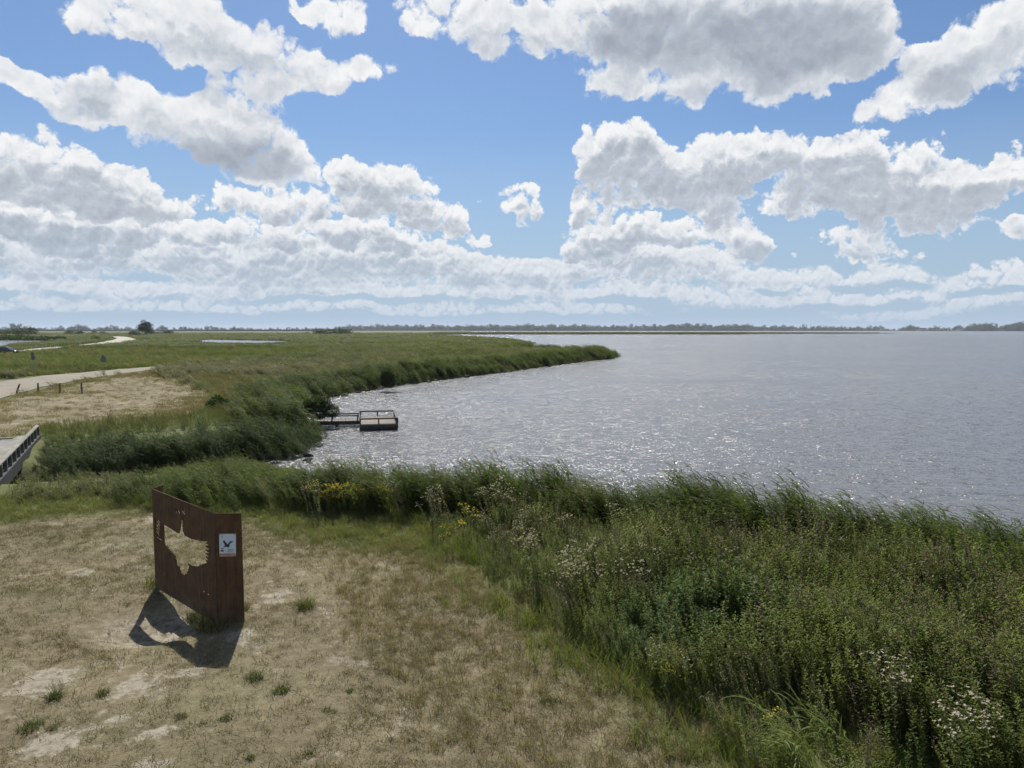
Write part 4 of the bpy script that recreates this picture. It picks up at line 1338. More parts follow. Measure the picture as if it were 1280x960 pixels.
# ------------------------------------------------------------------ folded steel panel with the bird cut out
def holed_plate(name, origin, xdir, loops, thick, mat, parent, rootloc):
    """flat plate with holes: loops[0] is the outline, the others are openings, all as (along, up)"""
    cu = bpy.data.curves.new(name, 'CURVE')
    cu.dimensions = '2D'
    cu.fill_mode = 'BOTH'
    cu.extrude = thick / 2
    for lp in loops:
        sp = cu.splines.new('POLY')
        sp.points.add(len(lp) - 1)
        for pnt, q in zip(sp.points, lp):
            pnt.co = (q[0], q[1], 0, 1)
        sp.use_cyclic_u = True
    tmp = bpy.data.objects.new(name, cu)
    me = bpy.data.meshes.new_from_object(tmp)
    bpy.data.objects.remove(tmp)
    x = Vector((xdir[0], xdir[1], 0)).normalized()
    z = x.cross(Vector((0, 0, 1)))
    mt = Matrix(((x.x, 0, z.x, origin[0] - rootloc[0]), (x.y, 0, z.y, origin[1] - rootloc[1]), (0, 1, z.z, -rootloc[2]), (0, 0, 0, 1)))
    me.transform(mt)
    me.materials.clear()
    me.materials.append(mat)
    me.name = name
    o = bpy.data.objects.new(name, me)
    o.parent = parent
    C.objects.link(o)
    return o

ZT = 2.35
TL, FT, RT, BK = at(190, 610.8, ZT), at(268, 641.5, ZT), at(301.8, 641.5, ZT), at(203.2, 605.8, ZT)
SIGN = (FT[0], FT[1], 0.0)
sign = empty('steel_panel', SIGN)
tag(sign, 'folded rusty steel panel with a flying bird cut out of it', 'information panel')

def on_plane(px, py, a, b):
    """(along, up) of a photo point on the upright plane through a and b"""
    d = ray(px, py)
    e = (b - a)[:2]
    n = np.array([-e[1], e[0]])
    t = (n @ a[:2]) / (n @ d[:2])
    q = np.array([0, 0, EYE]) + d * t
    return ((q[:2] - a[:2]) @ e / np.hypot(*e), q[2])

def crop(lst, a, b):
    return [on_plane(180 + x * 130 / 657, 595 + y * 190 / 960, a, b) for x, y in lst]

Lm = float(np.hypot(*(FT - TL)[:2]))
outline = [(0, 0.03), (0, ZT), (Lm, ZT), (Lm, 0.06)]
lower = [(112, 405)]
for i in range(10):                                     # notched trailing edge of the wing
    t0, t1 = (i + 0.35) / 10, (i + 0.8) / 10
    lower += [(112 + 93 * t0 + 5, 405 + 108 * t0 - 4), (112 + 93 * t1 - 5, 405 + 108 * t1 + 5)]
bird = [(66, 262), (100, 285), (122, 305), (150, 320), (185, 342), (212, 360), (224, 362), (231, 335), (237, 278), (243, 278), (246, 345), (260, 378), (300, 397), (350, 408), (405, 415),
        (388, 425), (412, 434), (386, 444), (414, 462), (384, 466), (414, 486), (386, 486), (413, 511), (388, 504), (408, 534), (388, 524), (400, 548), (372, 556), (340, 570), (308, 566), (276, 546),
        (286, 572), (280, 598), (270, 608), (274, 620), (262, 613), (256, 627), (248, 612), (238, 620), (236, 603), (226, 588), (230, 576), (212, 566), (208, 540)] + lower[::-1] + [(92, 392), (70, 372)]
text_cut = [[(196, 232), (200, 204), (205, 204), (209, 232), (205, 232), (204, 225), (201, 225), (200, 232)], [(213, 232), (214, 206), (219, 206), (224, 222), (226, 208), (230, 208), (229, 236), (225, 236), (218, 218), (217, 233)],
            [(236, 212), (262, 218), (262, 223), (250, 221), (262, 240), (257, 243), (244, 222), (236, 217)]]
logos = [[(98, 599), (105, 597), (108, 604), (101, 606)], [(122, 614), (132, 617), (133, 621), (123, 618)], [(372, 726), (382, 725), (385, 733), (376, 733)], [(400, 743), (413, 746), (414, 751), (401, 748)]]
holes = [crop(bird, TL, FT)] + [crop(l, TL, FT) for l in text_cut + logos]
holed_plate('main_plate', TL, (FT - TL)[:2], [outline] + holes, 0.012, M['corten'], sign, SIGN)
Lr = float(np.hypot(*(RT - FT)[:2]))
holed_plate('side_plate', FT, (RT - FT)[:2], [[(0.008, -0.75), (0.008, ZT), (Lr, ZT), (Lr, -0.75)]], 0.012, M['corten'], sign, SIGN)
Lb = float(np.hypot(*(BK - TL)[:2]))
slots = [crop([(x0, y0), (x0 + 5, y0 - 3), (x0 + 24, y0 + 30 - k), (x0 + 18, y0 + 31 - k)], TL, BK) for k, (x0, y0) in enumerate([(80, 268), (79, 288), (77, 308), (76, 328), (76, 348)])]
slots = [[(min(max(u, 0.06), Lb - 0.06), v) for u, v in s_] for s_ in slots]
holed_plate('rear_plate', TL, (BK - TL)[:2], [[(0.008, -0.6), (0.008, ZT), (Lb, ZT), (Lb, -0.6)]] + slots, 0.012, M['corten'], sign, SIGN)

# plaque with the printed bird on the side plate
def plaque_pt(x, y, off):
    u, v = on_plane(265 + x / 19.2, 655 + y / 19.2, FT, RT)
    e = (RT - FT)[:2] / Lr
    n = np.array([e[1], -e[0]])
    return (FT[0] + e[0] * u + n[0] * off - SIGN[0], FT[1] + e[1] * u + n[1] * off - SIGN[1], v)
def slab(name, pts, o0, o1, mat, parent):
    b = MB()
    n = len(pts)
    vs = [plaque_pt(x, y, o0) for x, y in pts] + [plaque_pt(x, y, o1) for x, y in pts]
    b.add(vs, [tuple(range(n, 2 * n)), tuple(range(n))[::-1]] + [(i, (i + 1) % n, n + (i + 1) % n, n + i) for i in range(n)])
    return b.build(name, mat, parent)
pq = slab('plaque', [(178, 232), (578, 232), (580, 768), (188, 775)], 0.007, 0.017, M['plaque'], sign)
pq['label'] = 'white plaque with a dark flying bird of prey and a salmon band'
slab('bird_print', [(290, 375), (312, 395), (345, 440), (378, 482), (395, 470), (418, 432), (462, 405), (518, 403), (495, 432), (455, 455), (428, 480), (428, 540), (400, 556), (345, 542), (295, 545), (286, 525), (322, 508), (300, 462), (272, 420)], 0.017, 0.0195, M['ink'], pq)
slab('colour_band', [(186, 700), (579, 694), (580, 764), (190, 770)], 0.017, 0.0192, M['salmon'], pq)
for x0, y0, x1, y1 in ((215, 620, 290, 655), (225, 575, 285, 592), (390, 600, 530, 609), (385, 618, 470, 626), (375, 656, 525, 666), (215, 246, 280, 256), (220, 300, 262, 312)):
    slab('print_line', [(x0, y0), (x1, y0), (x1, y1), (x0, y1)], 0.017, 0.0188, M['ink'], pq)
for x, y in ((196, 250), (562, 250), (200, 756), (566, 752)):
    b = MB()
    a_, c_ = Vector(plaque_pt(x, y, 0.015)), Vector(plaque_pt(x, y, 0.022))
    b.tube([a_, c_], 0.010, 8)
    b.build('bolt', M['galv'], pq)

# ------------------------------------------------------------------ jetty
def jetty():
    rz = math.atan2(0.2, 0.98)
    root = empty('jetty', (-10.5, 49.5, WATER_Z), rz)
    tag(root, 'grey wooden fishing jetty with a railed square platform in the lake', 'jetty')
    dz = 0.43                                           # deck above water
    me = None
    w, dlen, k = 2.5, 4.7, 18
    for i in range(k):
        y = 0.08 + (i + 0.5) * (dlen - 0.16) / k
        if me is None:
            me = MB().box((w / 2, 0, 0), (w, dlen / k - 0.03, 0.05)).build('deck_plank', M['wood_grey'], root, 0.006)
            me.location = (0, y, dz)
            first = me
        else:
            child(first, root, (U(-.015, .015), y, dz + U(-.004, .004)))
    for y in (0.0, dlen):
        MB().box((w / 2, y, dz - 0.14), (w + 0.1, 0.09, 0.26)).build('edge_beam', M['wood_dark'], root, 0.01)
    MB().box((w + 0.05, dlen / 2, dz - 0.14), (0.09, dlen, 0.26)).build('edge_beam', M['wood_dark'], root, 0.01)
    MB().box((w / 2, 0.25, dz - 0.36), (w + 0.1, 0.14, 0.16)).build('edge_beam', M['wood_dark'], root, 0.01)
    for x, y in ((0.1, 0.3), (w - 0.1, 0.3), (0.1, dlen - 0.3), (w - 0.1, dlen - 0.3), (w / 2, 0.3), (w / 2, dlen - 0.3)):
        MB().tube([(x, y, -1.6), (x, y, dz - 0.1)], 0.11, 10).build('pile', M['wood_dark'], root)
    rt = dz + 0.40
    for x, y in ((0, 0), (w / 2, 0), (w, 0), (w, dlen * 0.5), (w, dlen), (w / 2, dlen), (0, dlen)):
        MB().box((x, y, dz + 0.17), (0.09, 0.09, 0.42)).build('rail_post', M['wood_dark'], root, 0.008)
    MB().box((w / 2, -0.003, rt), (w + 0.16, 0.16, 0.10)).build('handrail', M['wood_dark'], root, 0.01)
    MB().box((w / 2, dlen + 0.003, rt), (w + 0.16, 0.16, 0.10)).build('handrail', M['wood_dark'], root, 0.01)
    MB().box((w + 0.003, dlen / 2, rt + 0.003), (0.16, dlen - 0.16, 0.10)).build('handrail', M['wood_dark'], root, 0.01)
    MB().box((w + 0.06, 0.12, dz + 0.1), (0.06, 0.3, 0.55)).build('end_board', M['wood_dark'], root, 0.01)
    # walkway to the shore
    y0, ln = 2.9, 6.6
    kk = 26
    for i in range(kk):
        x = -0.06 - (i + 0.5) * ln / kk
        if i == 0:
            first = MB().box((0, 0, 0), (ln / kk - 0.03, 1.25, 0.05)).build('walkway_plank', M['wood_grey'], root, 0.006)
            first.location = (x, y0, dz - 0.01)
        else:
            child(first, root, (x, y0 + U(-.015, .015), dz - 0.01 + U(-.004, .004)))
    for s in (-1, 1):
        MB().box((-ln / 2, y0 + s * 0.60, dz - 0.16), (ln, 0.09, 0.22)).build('bearer', M['wood_dark'], root, 0.01)
        MB().box((-ln / 2 - 0.05, y0 + s * 0.66, rt - 0.01), (ln, 0.14, 0.09)).build('handrail', M['wood_dark'], root, 0.01)
        for x in (-0.2, -2.0, -4.0, -6.0):
            MB().box((x, y0 + s * 0.66, dz + 0.12), (0.09, 0.08, 0.50)).build('rail_post', M['wood_dark'], root, 0.008)
    for x in (-1.7, -3.9):
        MB().box((x, y0, dz - 0.33), (0.22, 1.5, 0.16)).build('cross_beam', M['wood_dark'], root, 0.01)
        for s in (-1, 1):
            MB().tube([(x, y0 + s * 0.5, -1.6), (x, y0 + s * 0.5, dz - 0.3)], 0.12, 10).build('pile', M['wood_dark'], root)
jetty()

# ------------------------------------------------------------------ footbridge at the left edge
def bridge():
    zr = 0.74
    A, B = at(0, 577.5, zr), at(46.5, 531.5, zr)
    e = (B - A)[:2]
    ln = float(np.hypot(*e))
    ln0 = 3.0
    rz = math.atan2(e[1], e[0])
    root = empty('bridge', (A[0], A[1], 0.0), rz)
    tag(root, 'low concrete bridge with a pale topped railing at the left edge', 'bridge')
    # local x runs along the railing, local +y is the carriageway side
    L0, L1 = -ln0, ln
    mid, tot = (L0 + L1) / 2, L1 - L0
    MB().box((mid, 2.40, -0.12), (tot, 4.66, 0.44)).build('deck', M['deck_tar'], root, 0.02)
    MB().box((mid, 0.50, 0.150), (tot, 0.92, 0.10)).build('kerb', M['concrete'], root, 0.02)
    MB().box((L1 - 0.16, 2.95, 0.135), (0.32, 3.7, 0.07)).build('end_sill', M['concrete'], root, 0.02)
    MB().box((mid, 0.0, zr - 0.03), (tot, 0.19, 0.07)).build('handrail', M['concrete'], root, 0.012)
    for z in (zr - 0.17, zr - 0.36):
        MB().box((mid, 0.03, z), (tot, 0.05, 0.17)).build('rail_board', M['rail_panel'], root, 0.006)
    MB().box((mid, -0.06, -0.07), (tot, 0.16, 0.54)).build('edge_girder', M['rail_panel'], root, 0.01)  # deep and near-black: shadow below the deck put into its colour
    n = 13
    first = None
    for i in range(n):
        x = L0 + 0.2 + i * (tot - 0.4) / (n - 1)
        if first is None:
            first = MB().box((0, -0.055, 0.44), (0.13, 0.11, 0.50)).build('baluster', M['concrete'], root, 0.01)
            first.location = (x, 0, 0)
        else:
            child(first, root, (x, 0, 0))
    for x in (L0 + 3.0, L1 - 0.6):
        MB().box((x, 2.3, -1.2), (0.7, 4.7, 1.85)).build('abutment', M['concrete'], root, 0.03)
bridge()

# ------------------------------------------------------------------ posts and signs by the gravel road
for i, (px, py, lean, lab) in enumerate([(20, 492.8, 0.42, 'leaning weathered wooden post beside the gravel road'), (48, 491.8, 0.0, 'upright wooden post next to the leaning post'),
                                         (75, 492.0, 0.02, 'third wooden post from the left on the tan field'), (102.5, 492.2, -0.02, 'wooden post farthest right in the row on the tan field')]):
    q = ground_px(px, py)
    b = MB()
    h = 0.93 + 0.03 * i
    b.tube([(0, 0, -0.1), (lean * h * 0.5, 0, h * 0.5), (lean * h, 0, h)], [0.085, 0.08, 0.072], 10)
    o = b.build('wooden_post', M['wood_post'])
    o.location = q
    tag(o, lab, 'post', 'posts in a row beside the gravel road')
    bt = grass_tuft(30, 0.5, 0.15, 0.45, (0.3, 1.0), 0.02, [M['dry_tall']])
    o = bpy.data.objects.new('straw_tuft', bt.mesh('straw_tuft'))
    o.location = (q[0] + 0.1, q[1], q[2])
    C.objects.link(o)
    tag(o, ['pale straw tuft at the foot of the leaning post', 'pale straw tuft at the foot of the second post', 'pale straw tuft at the foot of the third post', 'pale straw tuft at the foot of the post farthest right'][i], 'grass tuft', 'straw tufts at the posts')

def road_sign(px, pyb, ptop, tri, label):
    q = ground_px(px, pyb)
    k = q[1] / FPX
    h = (pyb - ptop) * k
    root = empty('road_sign', q)
    tag(root, label, 'sign')
    MB().tube([(0, 0, -0.2), (0, 0, h - 0.1)], 0.045, 8).build('post', M['galv'], root)
    if tri:
        w = 0.36
        b = MB()
        b.prism([(-w - .05, 0, h - 0.62), (w + .05, 0, h - 0.62), (w + .05, 0, h - 0.52), (0.05, 0, h + 0.12), (-0.05, 0, h + 0.12), (-w - .05, 0, h - 0.52)], (0, -0.06, 0), (0, -0.045, 0))
        b.build('triangular_plate', M['plate_back'], root)
        MB().box((0, -0.052, h - 0.77), (0.66, 0.02, 0.24)).build('lower_plate', M['plate_back'], root, 0.004)
    else:
        MB().box((-0.02, -0.055, h - 0.20), (0.40, 0.02, 0.42)).build('upper_plate', M['plate_back'], root, 0.004)
        MB().box((0.05, -0.055, h - 0.68), (0.46, 0.02, 0.50)).build('lower_plate', M['plate_back'], root, 0.004)
    for z in (h - 0.2, h - 0.55):
        MB().box((0, -0.03, z), (0.12, 0.05, 0.04)).build('bracket', M['galv'], root)
road_sign(130, 467.5, 444.5, True, 'grey-backed triangular road sign on a thin pole by the gravel road')
road_sign(42.3, 472, 440.5, False, 'narrow grey road sign with two plates at the meadow below the shell road')

# pale fence posts along the shell road
fp = None
for px, py in zip([27.5, 32.6, 39.5, 44.2, 49, 53.5, 58.5, 63.2, 68.6, 73, 77.2, 81.5, 85.5, 90.6, 96.2, 101.4, 105.6, 109.0], np.linspace(438.3, 430.0, 18)):
    q = ground_px(px, py - 0.4)
    if fp is None:
        b = MB()
        b.tube([(0, 0, -0.1), (0, 0, 1.02), (0, 0, 1.08)], [0.09, 0.085, 0.05], 8)
        fp = b.build('fence_post', M['fence'])
        o = fp
        tag(o, 'pale thin fence post in the row behind the shell road', 'fence post', 'fence posts along the shell road')
    else:
        o = fp.copy()
        C.objects.link(o)
    o.location = q
    o.rotation_euler = (U(-.06, .06), U(-.08, .08), 0)

# ------------------------------------------------------------------ parked car at the left edge
def car():
    q = ground_px(10.0, 443.4)
    root = empty('parked_car', q, 0.04)
    tag(root, 'dark estate car seen from the side on the shell road at the left edge', 'car')
    z = 0.08
    prof = [(-2.25, .45), (-2.3, .75), (-2.25, 1.08), (-1.2, 1.10), (0.95, 1.08), (1.9, .98), (2.22, .86), (2.3, .6), (2.25, .38), (1.85, .34), (1.6, .62), (1.3, .66), (1.05, .62), (.85, .34), (-.95, .34), (-1.15, .62), (-1.4, .66), (-1.7, .62), (-1.95, .34)]
    b = MB()
    b.prism([(x, 0, h + z) for x, h in prof], (0, -0.88, 0), (0, 0.88, 0))
    b.build('body', M['car_paint'], root, 0.05, True)
    cab = [(-2.2, 1.09), (-2.0, 1.58), (-1.6, 1.70), (-0.2, 1.73), (0.35, 1.62), (1.15, 1.09)]
    b = MB()
    vs = [(x, -0.84 + (h - 1.09) * 0.22, h + z) for x, h in cab] + [(x, 0.84 - (h - 1.09) * 0.22, h + z) for x, h in cab]
    n = len(cab)
    b.add(vs, [tuple(range(n)), tuple(range(n, 2 * n))[::-1]] + [(i, n + i, n + (i + 1) % n, (i + 1) % n) for i in range(n)])
    b.build('windows', M['car_glass'], root)
    b = MB()
    b.prism([(-2.02, 0, 1.57 + z), (-1.6, 0, 1.705 + z), (-0.2, 0, 1.735 + z), (0.36, 0, 1.63 + z), (0.3, 0, 1.66 + z), (-0.2, 0, 1.775 + z), (-1.62, 0, 1.745 + z), (-2.06, 0, 1.6 + z)], (0, -0.72, 0), (0, 0.72, 0))
    b.build('roof', M['car_paint'], root)
    for x in (-1.05, 0.05):
        for s in (-1, 1):
            b = MB()
            b.add([(x - .05, s * 0.855, 1.09 + z), (x + .05, s * 0.855, 1.09 + z), (x + .02, s * 0.725, 1.70 + z), (x - .06, s * 0.725, 1.70 + z)], [(0, 1, 2, 3)])
            b.build('pillar', M['car_paint'], root)
    for s in (-1, 1):
        MB().box((0.78, s * 0.97, 1.14 + z), (0.16, 0.2, 0.13)).build('mirror', M['car_paint'], root, 0.02)
        MB().box((2.2, s * 0.66, 0.80 + z), (0.12, 0.36, 0.14)).build('headlight', M['lamp'], root, 0.03)
        for x in (-1.42, 1.33):
            b = MB()
            b.tube([(x, s * 0.68, 0.33 + z), (x, s * 0.90, 0.33 + z)], 0.33, 20)
            t = b.build('wheel', M['tyre'], root, 0.0)
            b = MB()
            b.tube([(x, s * 0.895, 0.33 + z), (x, s * 0.912, 0.33 + z)], 0.21, 14)
            b.build('rim', M['rim'], t)
car()

# ------------------------------------------------------------------ stones along the waterline
def rock_mesh(seed):
    bm = bmesh.new()
    bmesh.ops.create_icosphere(bm, subdivisions=2, radius=0.5)
    for v in bm.verts:
        n = mnoise.noise(v.co * 2.1 + Vector((seed * 7.1, seed * 3.3, 0)))
        v.co *= 1 + 0.45 * n
        v.co.z *= 0.62
    me = bpy.data.meshes.new('shore_rock')
    bm.to_mesh(me)
    bm.free()
    me.materials.append(M['rock'])
    return me
rocks = [rock_mesh(i) for i in range(5)]
def rock(x, y, s, lab, grp):
    o = bpy.data.objects.new('shore_rock', random.choice(rocks))
    o.location = (x, y, WATER_Z + 0.06 * s)
    o.rotation_euler = (U(-.3, .3), U(-.3, .3), U(0, 6.28))
    o.scale = (s, s * U(.7, 1.1), s * U(.7, 1.1))
    C.objects.link(o)
    tag(o, lab, 'rock', grp)
for a, b, n, lab, grp, sz in ((LAKE[10], LAKE[12], 6, 'dark wet stone at the waterline below the creek reeds', 'stones at the creek mouth', (.3, .6)), (LAKE[12], LAKE[13], 6, 'dark wet stone at the waterline beside the jetty', 'stones beside the jetty', (.3, .75)),
                          (LAKE[14], LAKE[17], 12, 'dark stone along the water edge beyond the jetty', 'stones along the far shore', (.4, .9)), (LAKE[17], LAKE[21], 10, 'dark stone under the reed wall of the headland', 'stones along the headland', (.4, 1.0))):
    a, b = (np.asarray(v) for v in (a, b))
    line = [np.asarray(v) for v in LAKE[[i for i in range(len(LAKE)) if (LAKE[i] == a).all()][0]:[i for i in range(len(LAKE)) if (LAKE[i] == b).all()][0] + 1]]
    for _ in range(n):
        k = random.randrange(len(line) - 1)
        t = U(0, 1)
        p = line[k] * (1 - t) + line[k + 1] * t
        e = line[k + 1] - line[k]
        e = e / np.hypot(*e)
        off = U(-0.8, -0.05)
        rock(p[0] + e[1] * off, p[1] - e[0] * off, U(*sz), lab, grp)

# ------------------------------------------------------------------ single plants
def plant_thing(name, pl, loc, label, cat, group, flower_mats=(), s=1.0, rz=None):
    """foliage as the thing's part, flower heads as another"""
    root = empty(name, loc, U(-.5, .5) if rz is None else rz)
    root.scale = (s, s, s)
    tag(root, label, cat, group)
    for nm, want in (('foliage', False), ('flower_heads', True)):
        ids = [i for i, k in enumerate(pl.mi) if (pl.mats[k] in flower_mats) == want]
        if not ids:
            continue
        sub = Plant()
        for i in ids:
            sub.face([pl.v[j] for j in pl.f[i]], pl.mats[pl.mi[i]])
        o = bpy.data.objects.new(nm, sub.mesh(nm))
        o['kind'] = 'stuff'                              # dozens of tiny leaves or florets each
        o.parent = root
        C.objects.link(o)
    return root

TUFTS = [(68, 874, 20, 17, 'spiky dark grass tuft on the bare ground at the lower left'), (129, 869, 17, 10, 'small dark tuft right of the spiky dark tuft'), (38, 911, 34, 13, 'broad dark green tuft at the lower left corner'),
         (66, 911, 18, 7, 'low green tuft touching the broad dark green tuft'), (281, 899, 20, 8, 'flat dark green tuft below the panel shadow'), (317, 848, 28, 12, 'brownish tuft to the lower right of the panel shadow'),
         (351, 863, 26, 11, 'brownish tuft right of the one below the panel'), (252, 906, 12, 4, 'tiny dark tuft left of the flat green tuft'), (408, 886, 12, 6, 'small dark tuft in the middle of the dry meadow'),
         (416, 888, 13, 5, 'flat tuft beside the small dark tuft in mid meadow'), (437, 862, 11, 7, 'lone small tuft above the pair in mid meadow'), (382, 760, 22, 20, 'thin upright green tuft right of the panel'),
         (313, 948, 14, 7, 'tiny tuft near the bottom edge of the meadow'), (386, 941, 12, 6, 'tiny tuft at the bottom of the meadow right of its neighbour'), (686, 876, 26, 9, 'dark flattened tuft by the herb edge'), (226, 896, 22, 7, 'dull low tuft left of the flat dark green tuft')]
for i, (px, py, w, h, lab) in enumerate(TUFTS):
    q = ground_px(px, py)
    wm, hm = px_m(px, py, w), px_m(px, py, h) * 1.25
    n = int(40 + 380 * wm)
    pl = grass_tuft(n, wm * 0.42, hm * 0.5, hm * 1.15, (0.4, 1.5), 0.009, [M['tuft_dark'], M['tuft_dark'], M['grass']], seg=3)
    o = bpy.data.objects.new('grass_tuft', pl.mesh('grass_tuft'))
    o.location = q
    C.objects.link(o)
    tag(o, lab, 'grass tuft', 'grass tufts on the dry meadow')
# ragged grass in the shade of the panel, some of it added to darken the shadow
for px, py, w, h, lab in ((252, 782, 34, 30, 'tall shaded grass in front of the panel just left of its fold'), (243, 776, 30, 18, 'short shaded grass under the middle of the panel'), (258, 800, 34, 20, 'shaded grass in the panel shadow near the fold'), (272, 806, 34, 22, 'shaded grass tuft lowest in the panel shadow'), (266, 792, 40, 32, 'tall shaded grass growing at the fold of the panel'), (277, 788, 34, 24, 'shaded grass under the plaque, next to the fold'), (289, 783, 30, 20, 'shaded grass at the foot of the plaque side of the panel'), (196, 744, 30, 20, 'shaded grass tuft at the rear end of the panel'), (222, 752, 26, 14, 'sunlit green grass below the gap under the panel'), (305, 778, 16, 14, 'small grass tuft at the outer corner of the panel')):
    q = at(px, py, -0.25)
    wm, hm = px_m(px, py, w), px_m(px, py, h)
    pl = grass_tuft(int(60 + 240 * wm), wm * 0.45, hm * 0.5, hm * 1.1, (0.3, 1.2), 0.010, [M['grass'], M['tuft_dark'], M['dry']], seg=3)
    o = bpy.data.objects.new('grass_tuft', pl.mesh('grass_tuft'))
    o.location = (q[0], q[1], float(height(q[0], q[1])))
    C.objects.link(o)
    tag(o, lab, 'grass tuft', 'grass tufts around the steel panel')

yel = (M['yellow'],)
wht = (M['flower'], M['seedhead'])
def yellow_plant(s=1.0, n=5):
    return herb_plant(n, 0.20, 0.6, 1.0, 36, 0.08, 0.024, M['grass_bright'], M['yellow'], 9, topsize=0.028)
for i in range(24):
    px, py = 396 + 96 * (i + U(0.1, .9)) / 24, U(640, 649)
    plant_thing('ragwort', yellow_plant(), ground_px(px, py), 'yellow-flowered ragwort in the patch in front of the reeds', 'ragwort', 'ragworts in front of the reeds', yel, U(0.85, 1.1))
for px, py, s, lab in ((582, 690, 1.15, 'tall ragwort with yellow heads at the corner of the meadow'), (597, 680, 1.25, 'tallest ragwort with orange-yellow heads beside the pale herbs'), (560, 697, .9, 'shorter ragwort at the outermost corner of the meadow'), (832, 880, .75, 'ragwort with small yellow heads at the lower herb edge'), (852, 862, .7, 'second small ragwort at the lower herb edge'), (975, 935, .6, 'little ragwort with a yellow head near the bottom of the herbs')):
    plant_thing('ragwort', yellow_plant(n=4), ground_px(px, py), lab, 'ragwort', 'single ragworts at the herb edge', yel, s)
def pale_plant(n=8, h=1.3, per=46):
    return herb_plant(n, 0.26, h * 0.75, h, per, 0.07, 0.02, pale_m, M['flower'], 7, topsize=0.024)
for px, py, s, lab in ((553, 672, 1.15, 'upright pale-leaved herb left of the ragworts'), (545, 668, .9, 'greyish herb with pale tops behind the upright pale herb'), (628, 674, 1.35, 'big pale bushy herb with whitish tops before the reeds'), (612, 668, 1.1, 'slim pale herb left of the big bushy herb'), (645, 674, 1.2, 'pale bushy herb right of the big bushy herb'), (393, 652, 1.0, 'pale-topped herb left of the yellow patch'), (505, 652, 1.0, 'pale-topped herb right of the yellow patch'),
                       (1125, 945, 1.1, 'round pale sage-coloured herb in the lower right thicket'), (1146, 905, 1.0, 'smaller sage-coloured herb behind the round one')):
    plant_thing('pale_herb', pale_plant(), ground_px(px, py), lab, 'herb', 'pale herbs', wht, s)
def white_plant():
    return herb_plant(7, 0.26, 0.95, 1.3, 40, 0.085, 0.024, herb_m, M['flower'], 7, topsize=0.026)
for i in range(22):
    px, py = U(655, 815), U(725, 790)
    if sdist(HERB, *at(px, py)[:2]) < 0.3:
        continue
    plant_thing('flowering_herb', white_plant(), ground_px(px, py), 'herb with whitish flower clusters in the middle of the thicket', 'herb', 'white-flowered herbs in the thicket', wht, U(.85, 1.1))
for px, py, s, lab in ((1205, 1010, 1.0, 'white-flowered herb at the bottom right corner, left of its pair'), (1238, 1000, 1.05, 'white-flowered herb at the bottom right corner, right of its pair'), (710, 705, 1.0, 'white-flowered herb at the back of the thicket'), (770, 690, 1.0, 'white-flowered herb close to the reeds'), (845, 720, .95, 'white-flowered herb in the upper middle of the thicket'), (925, 760, .95, 'white-flowered herb by itself in the right thicket')):
    plant_thing('flowering_herb', white_plant(), ground_px(px, py), lab, 'herb', 'single white-flowered herbs', wht, s)
for px, py, s, lab in ((1010, 985, 1.0, 'arching yellow-green grass at the bottom edge of the thicket'), (1060, 960, 0.9, 'arching pale grass in the gap of the thicket'), (1240, 930, 1.15, 'broad-bladed green reed leaning left at the right edge'), (1265, 905, 1.1, 'second leaning reed at the right edge'), (1150, 890, .8, 'few pale reed blades in the dark gap of the thicket')):
    q = ground_px(px, py)
    pl = reed_clump(7, 0.22, 1.0, 1.5, 9, 0.016, 0.030, lean=(.35, .7), plume=0.0, mat='grass_bright' if px < 1100 else 'reed')
    o = bpy.data.objects.new('leaning_reed', pl.mesh('leaning_reed'))
    o.location = q
    o.scale = (s, s, s)
    C.objects.link(o)
    tag(o, lab, 'reed', 'leaning reeds in the thicket')

# ------------------------------------------------------------------ far farmhouses and mast
for px0, px1, pyt, h, lab in ((1147.5, 1156, 406.8, 8.5, 'pale farmhouse between two tree clumps on the far shore'), (1172, 1184, 408.2, 6.5, 'long low farmhouse on the far shore'), (1196.5, 1203, 407.5, 7.5, 'small far house left of the dark wood at the right'), (1099, 1106, 408.2, 6.0, 'far house at the tip of the wooded shore')):
    d = 3570.0
    x0, x1 = (px0 - 640) / FPX * d, (px1 - 640) / FPX * d
    root = empty('farmhouse', ((x0 + x1) / 2, d, 1.0))
    tag(root, lab, 'farmhouse', 'farmhouses on the far shore')
    w = x1 - x0
    MB().box((0, 0, h * 0.38), (w, 9, h * 0.88)).build('wall', M['house_wall'], root)
    b = MB()
    b.prism([(0, -5.2, h * 0.80), (0, 5.2, h * 0.80), (0, 0, h * 1.6)], (-w / 2 - .4, 0, 0), (w / 2 + .4, 0, 0))
    b.build('roof', M['house_roof'], root)
    for i in range(4):
        MB().box((-w / 2 + w * (i + .5) / 4, -4.52, h * 0.30), (1.5, 0.1, 1.6)).build('window', M['house_win'], root)
d = 3600.0
root = empty('radio_mast', ((1012 - 640) / FPX * d, d, 0))
tag(root, 'thin radio mast rising above the far wood', 'mast')
b = MB()
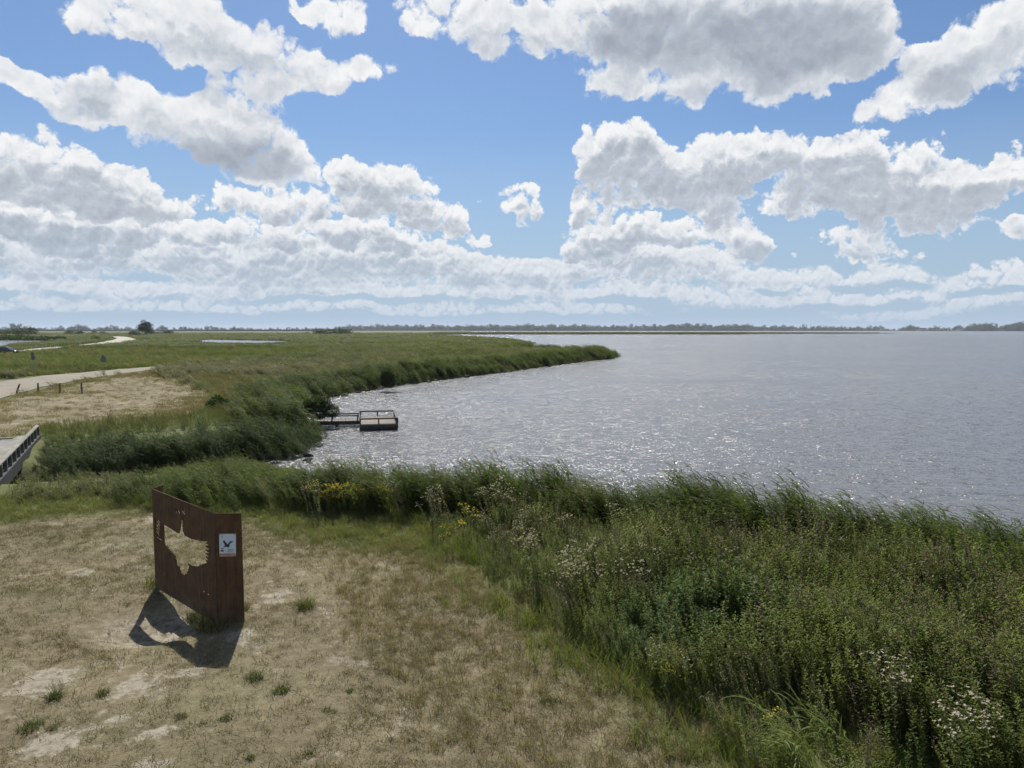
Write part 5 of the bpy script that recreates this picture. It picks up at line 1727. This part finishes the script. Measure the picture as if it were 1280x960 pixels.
for k in range(3):
    a = k * 2.094
    b.tube([(1.1 * math.cos(a), 1.1 * math.sin(a), 0), (0.5 * math.cos(a), 0.5 * math.sin(a), 36)], 0.20, 5)
for i in range(16):
    z = i * 2.1
    b.tube([(1.0 * math.cos(i * 2.094), 1.0 * math.sin(i * 2.094), z), (0.9 * math.cos(i * 2.094 + 2.094), 0.9 * math.sin(i * 2.094 + 2.094), z + 2.1)], 0.10, 4)
b.build('lattice', M['galv'], root)
MB().tube([(0, 0, 35), (0, 0, 41)], 0.25, 6).build('aerial', M['galv'], root)

# ------------------------------------------------------------------ birds in the distance
for px, py in ((757, 351.5), (762, 350), (766, 351), (770, 349), (774, 349.5), (779, 347), (785, 345.5)):
    d = ray(px, py)
    t = 210.0 / d[1]
    b = MB()
    w, up = U(.38, .48), U(.05, .2)
    b.add([(0, .2, 0), (0, -.22, 0), (w, -.02, up), (-w, -.02, up), (0, 0, .06), (0, 0, -.06)], [(0, 4, 2), (4, 1, 2), (0, 3, 4), (4, 3, 1), (0, 2, 5), (5, 2, 1), (0, 5, 3), (5, 1, 3)])
    o = b.build('bird', M['bird'])
    o.location = (d[0] * t, 210.0, EYE + d[2] * t)
    o.rotation_euler = (0, 0, U(-.6, .6))
    tag(o, 'tiny dark bird of the flock low in front of the clouds', 'bird', 'flock of birds')

# ------------------------------------------------------------------ air: far things fade towards blue
hb = MB().box((0.0, 16.0, 20.6), (15200.0, 15200.0, 47.4))
hm = bpy.data.materials.new('haze_air')
hm.use_nodes = True
hm.node_tree.nodes.clear()
hg = G(hm.node_tree)
ho = hg.n('ShaderNodeOutputMaterial')
hv = hg.n('ShaderNodeVolumePrincipled')
hv.inputs['Color'].default_value = (0.80, 0.88, 1.0, 1)
hv.inputs['Density'].default_value = 0.00006
hv.inputs['Anisotropy'].default_value = 0.2
hm.node_tree.links.new(hv.outputs[0], ho.inputs['Volume'])
h = hb.build('haze', hm)
tag(h, 'thin summer haze over the marsh and lake', 'haze', kind='stuff')
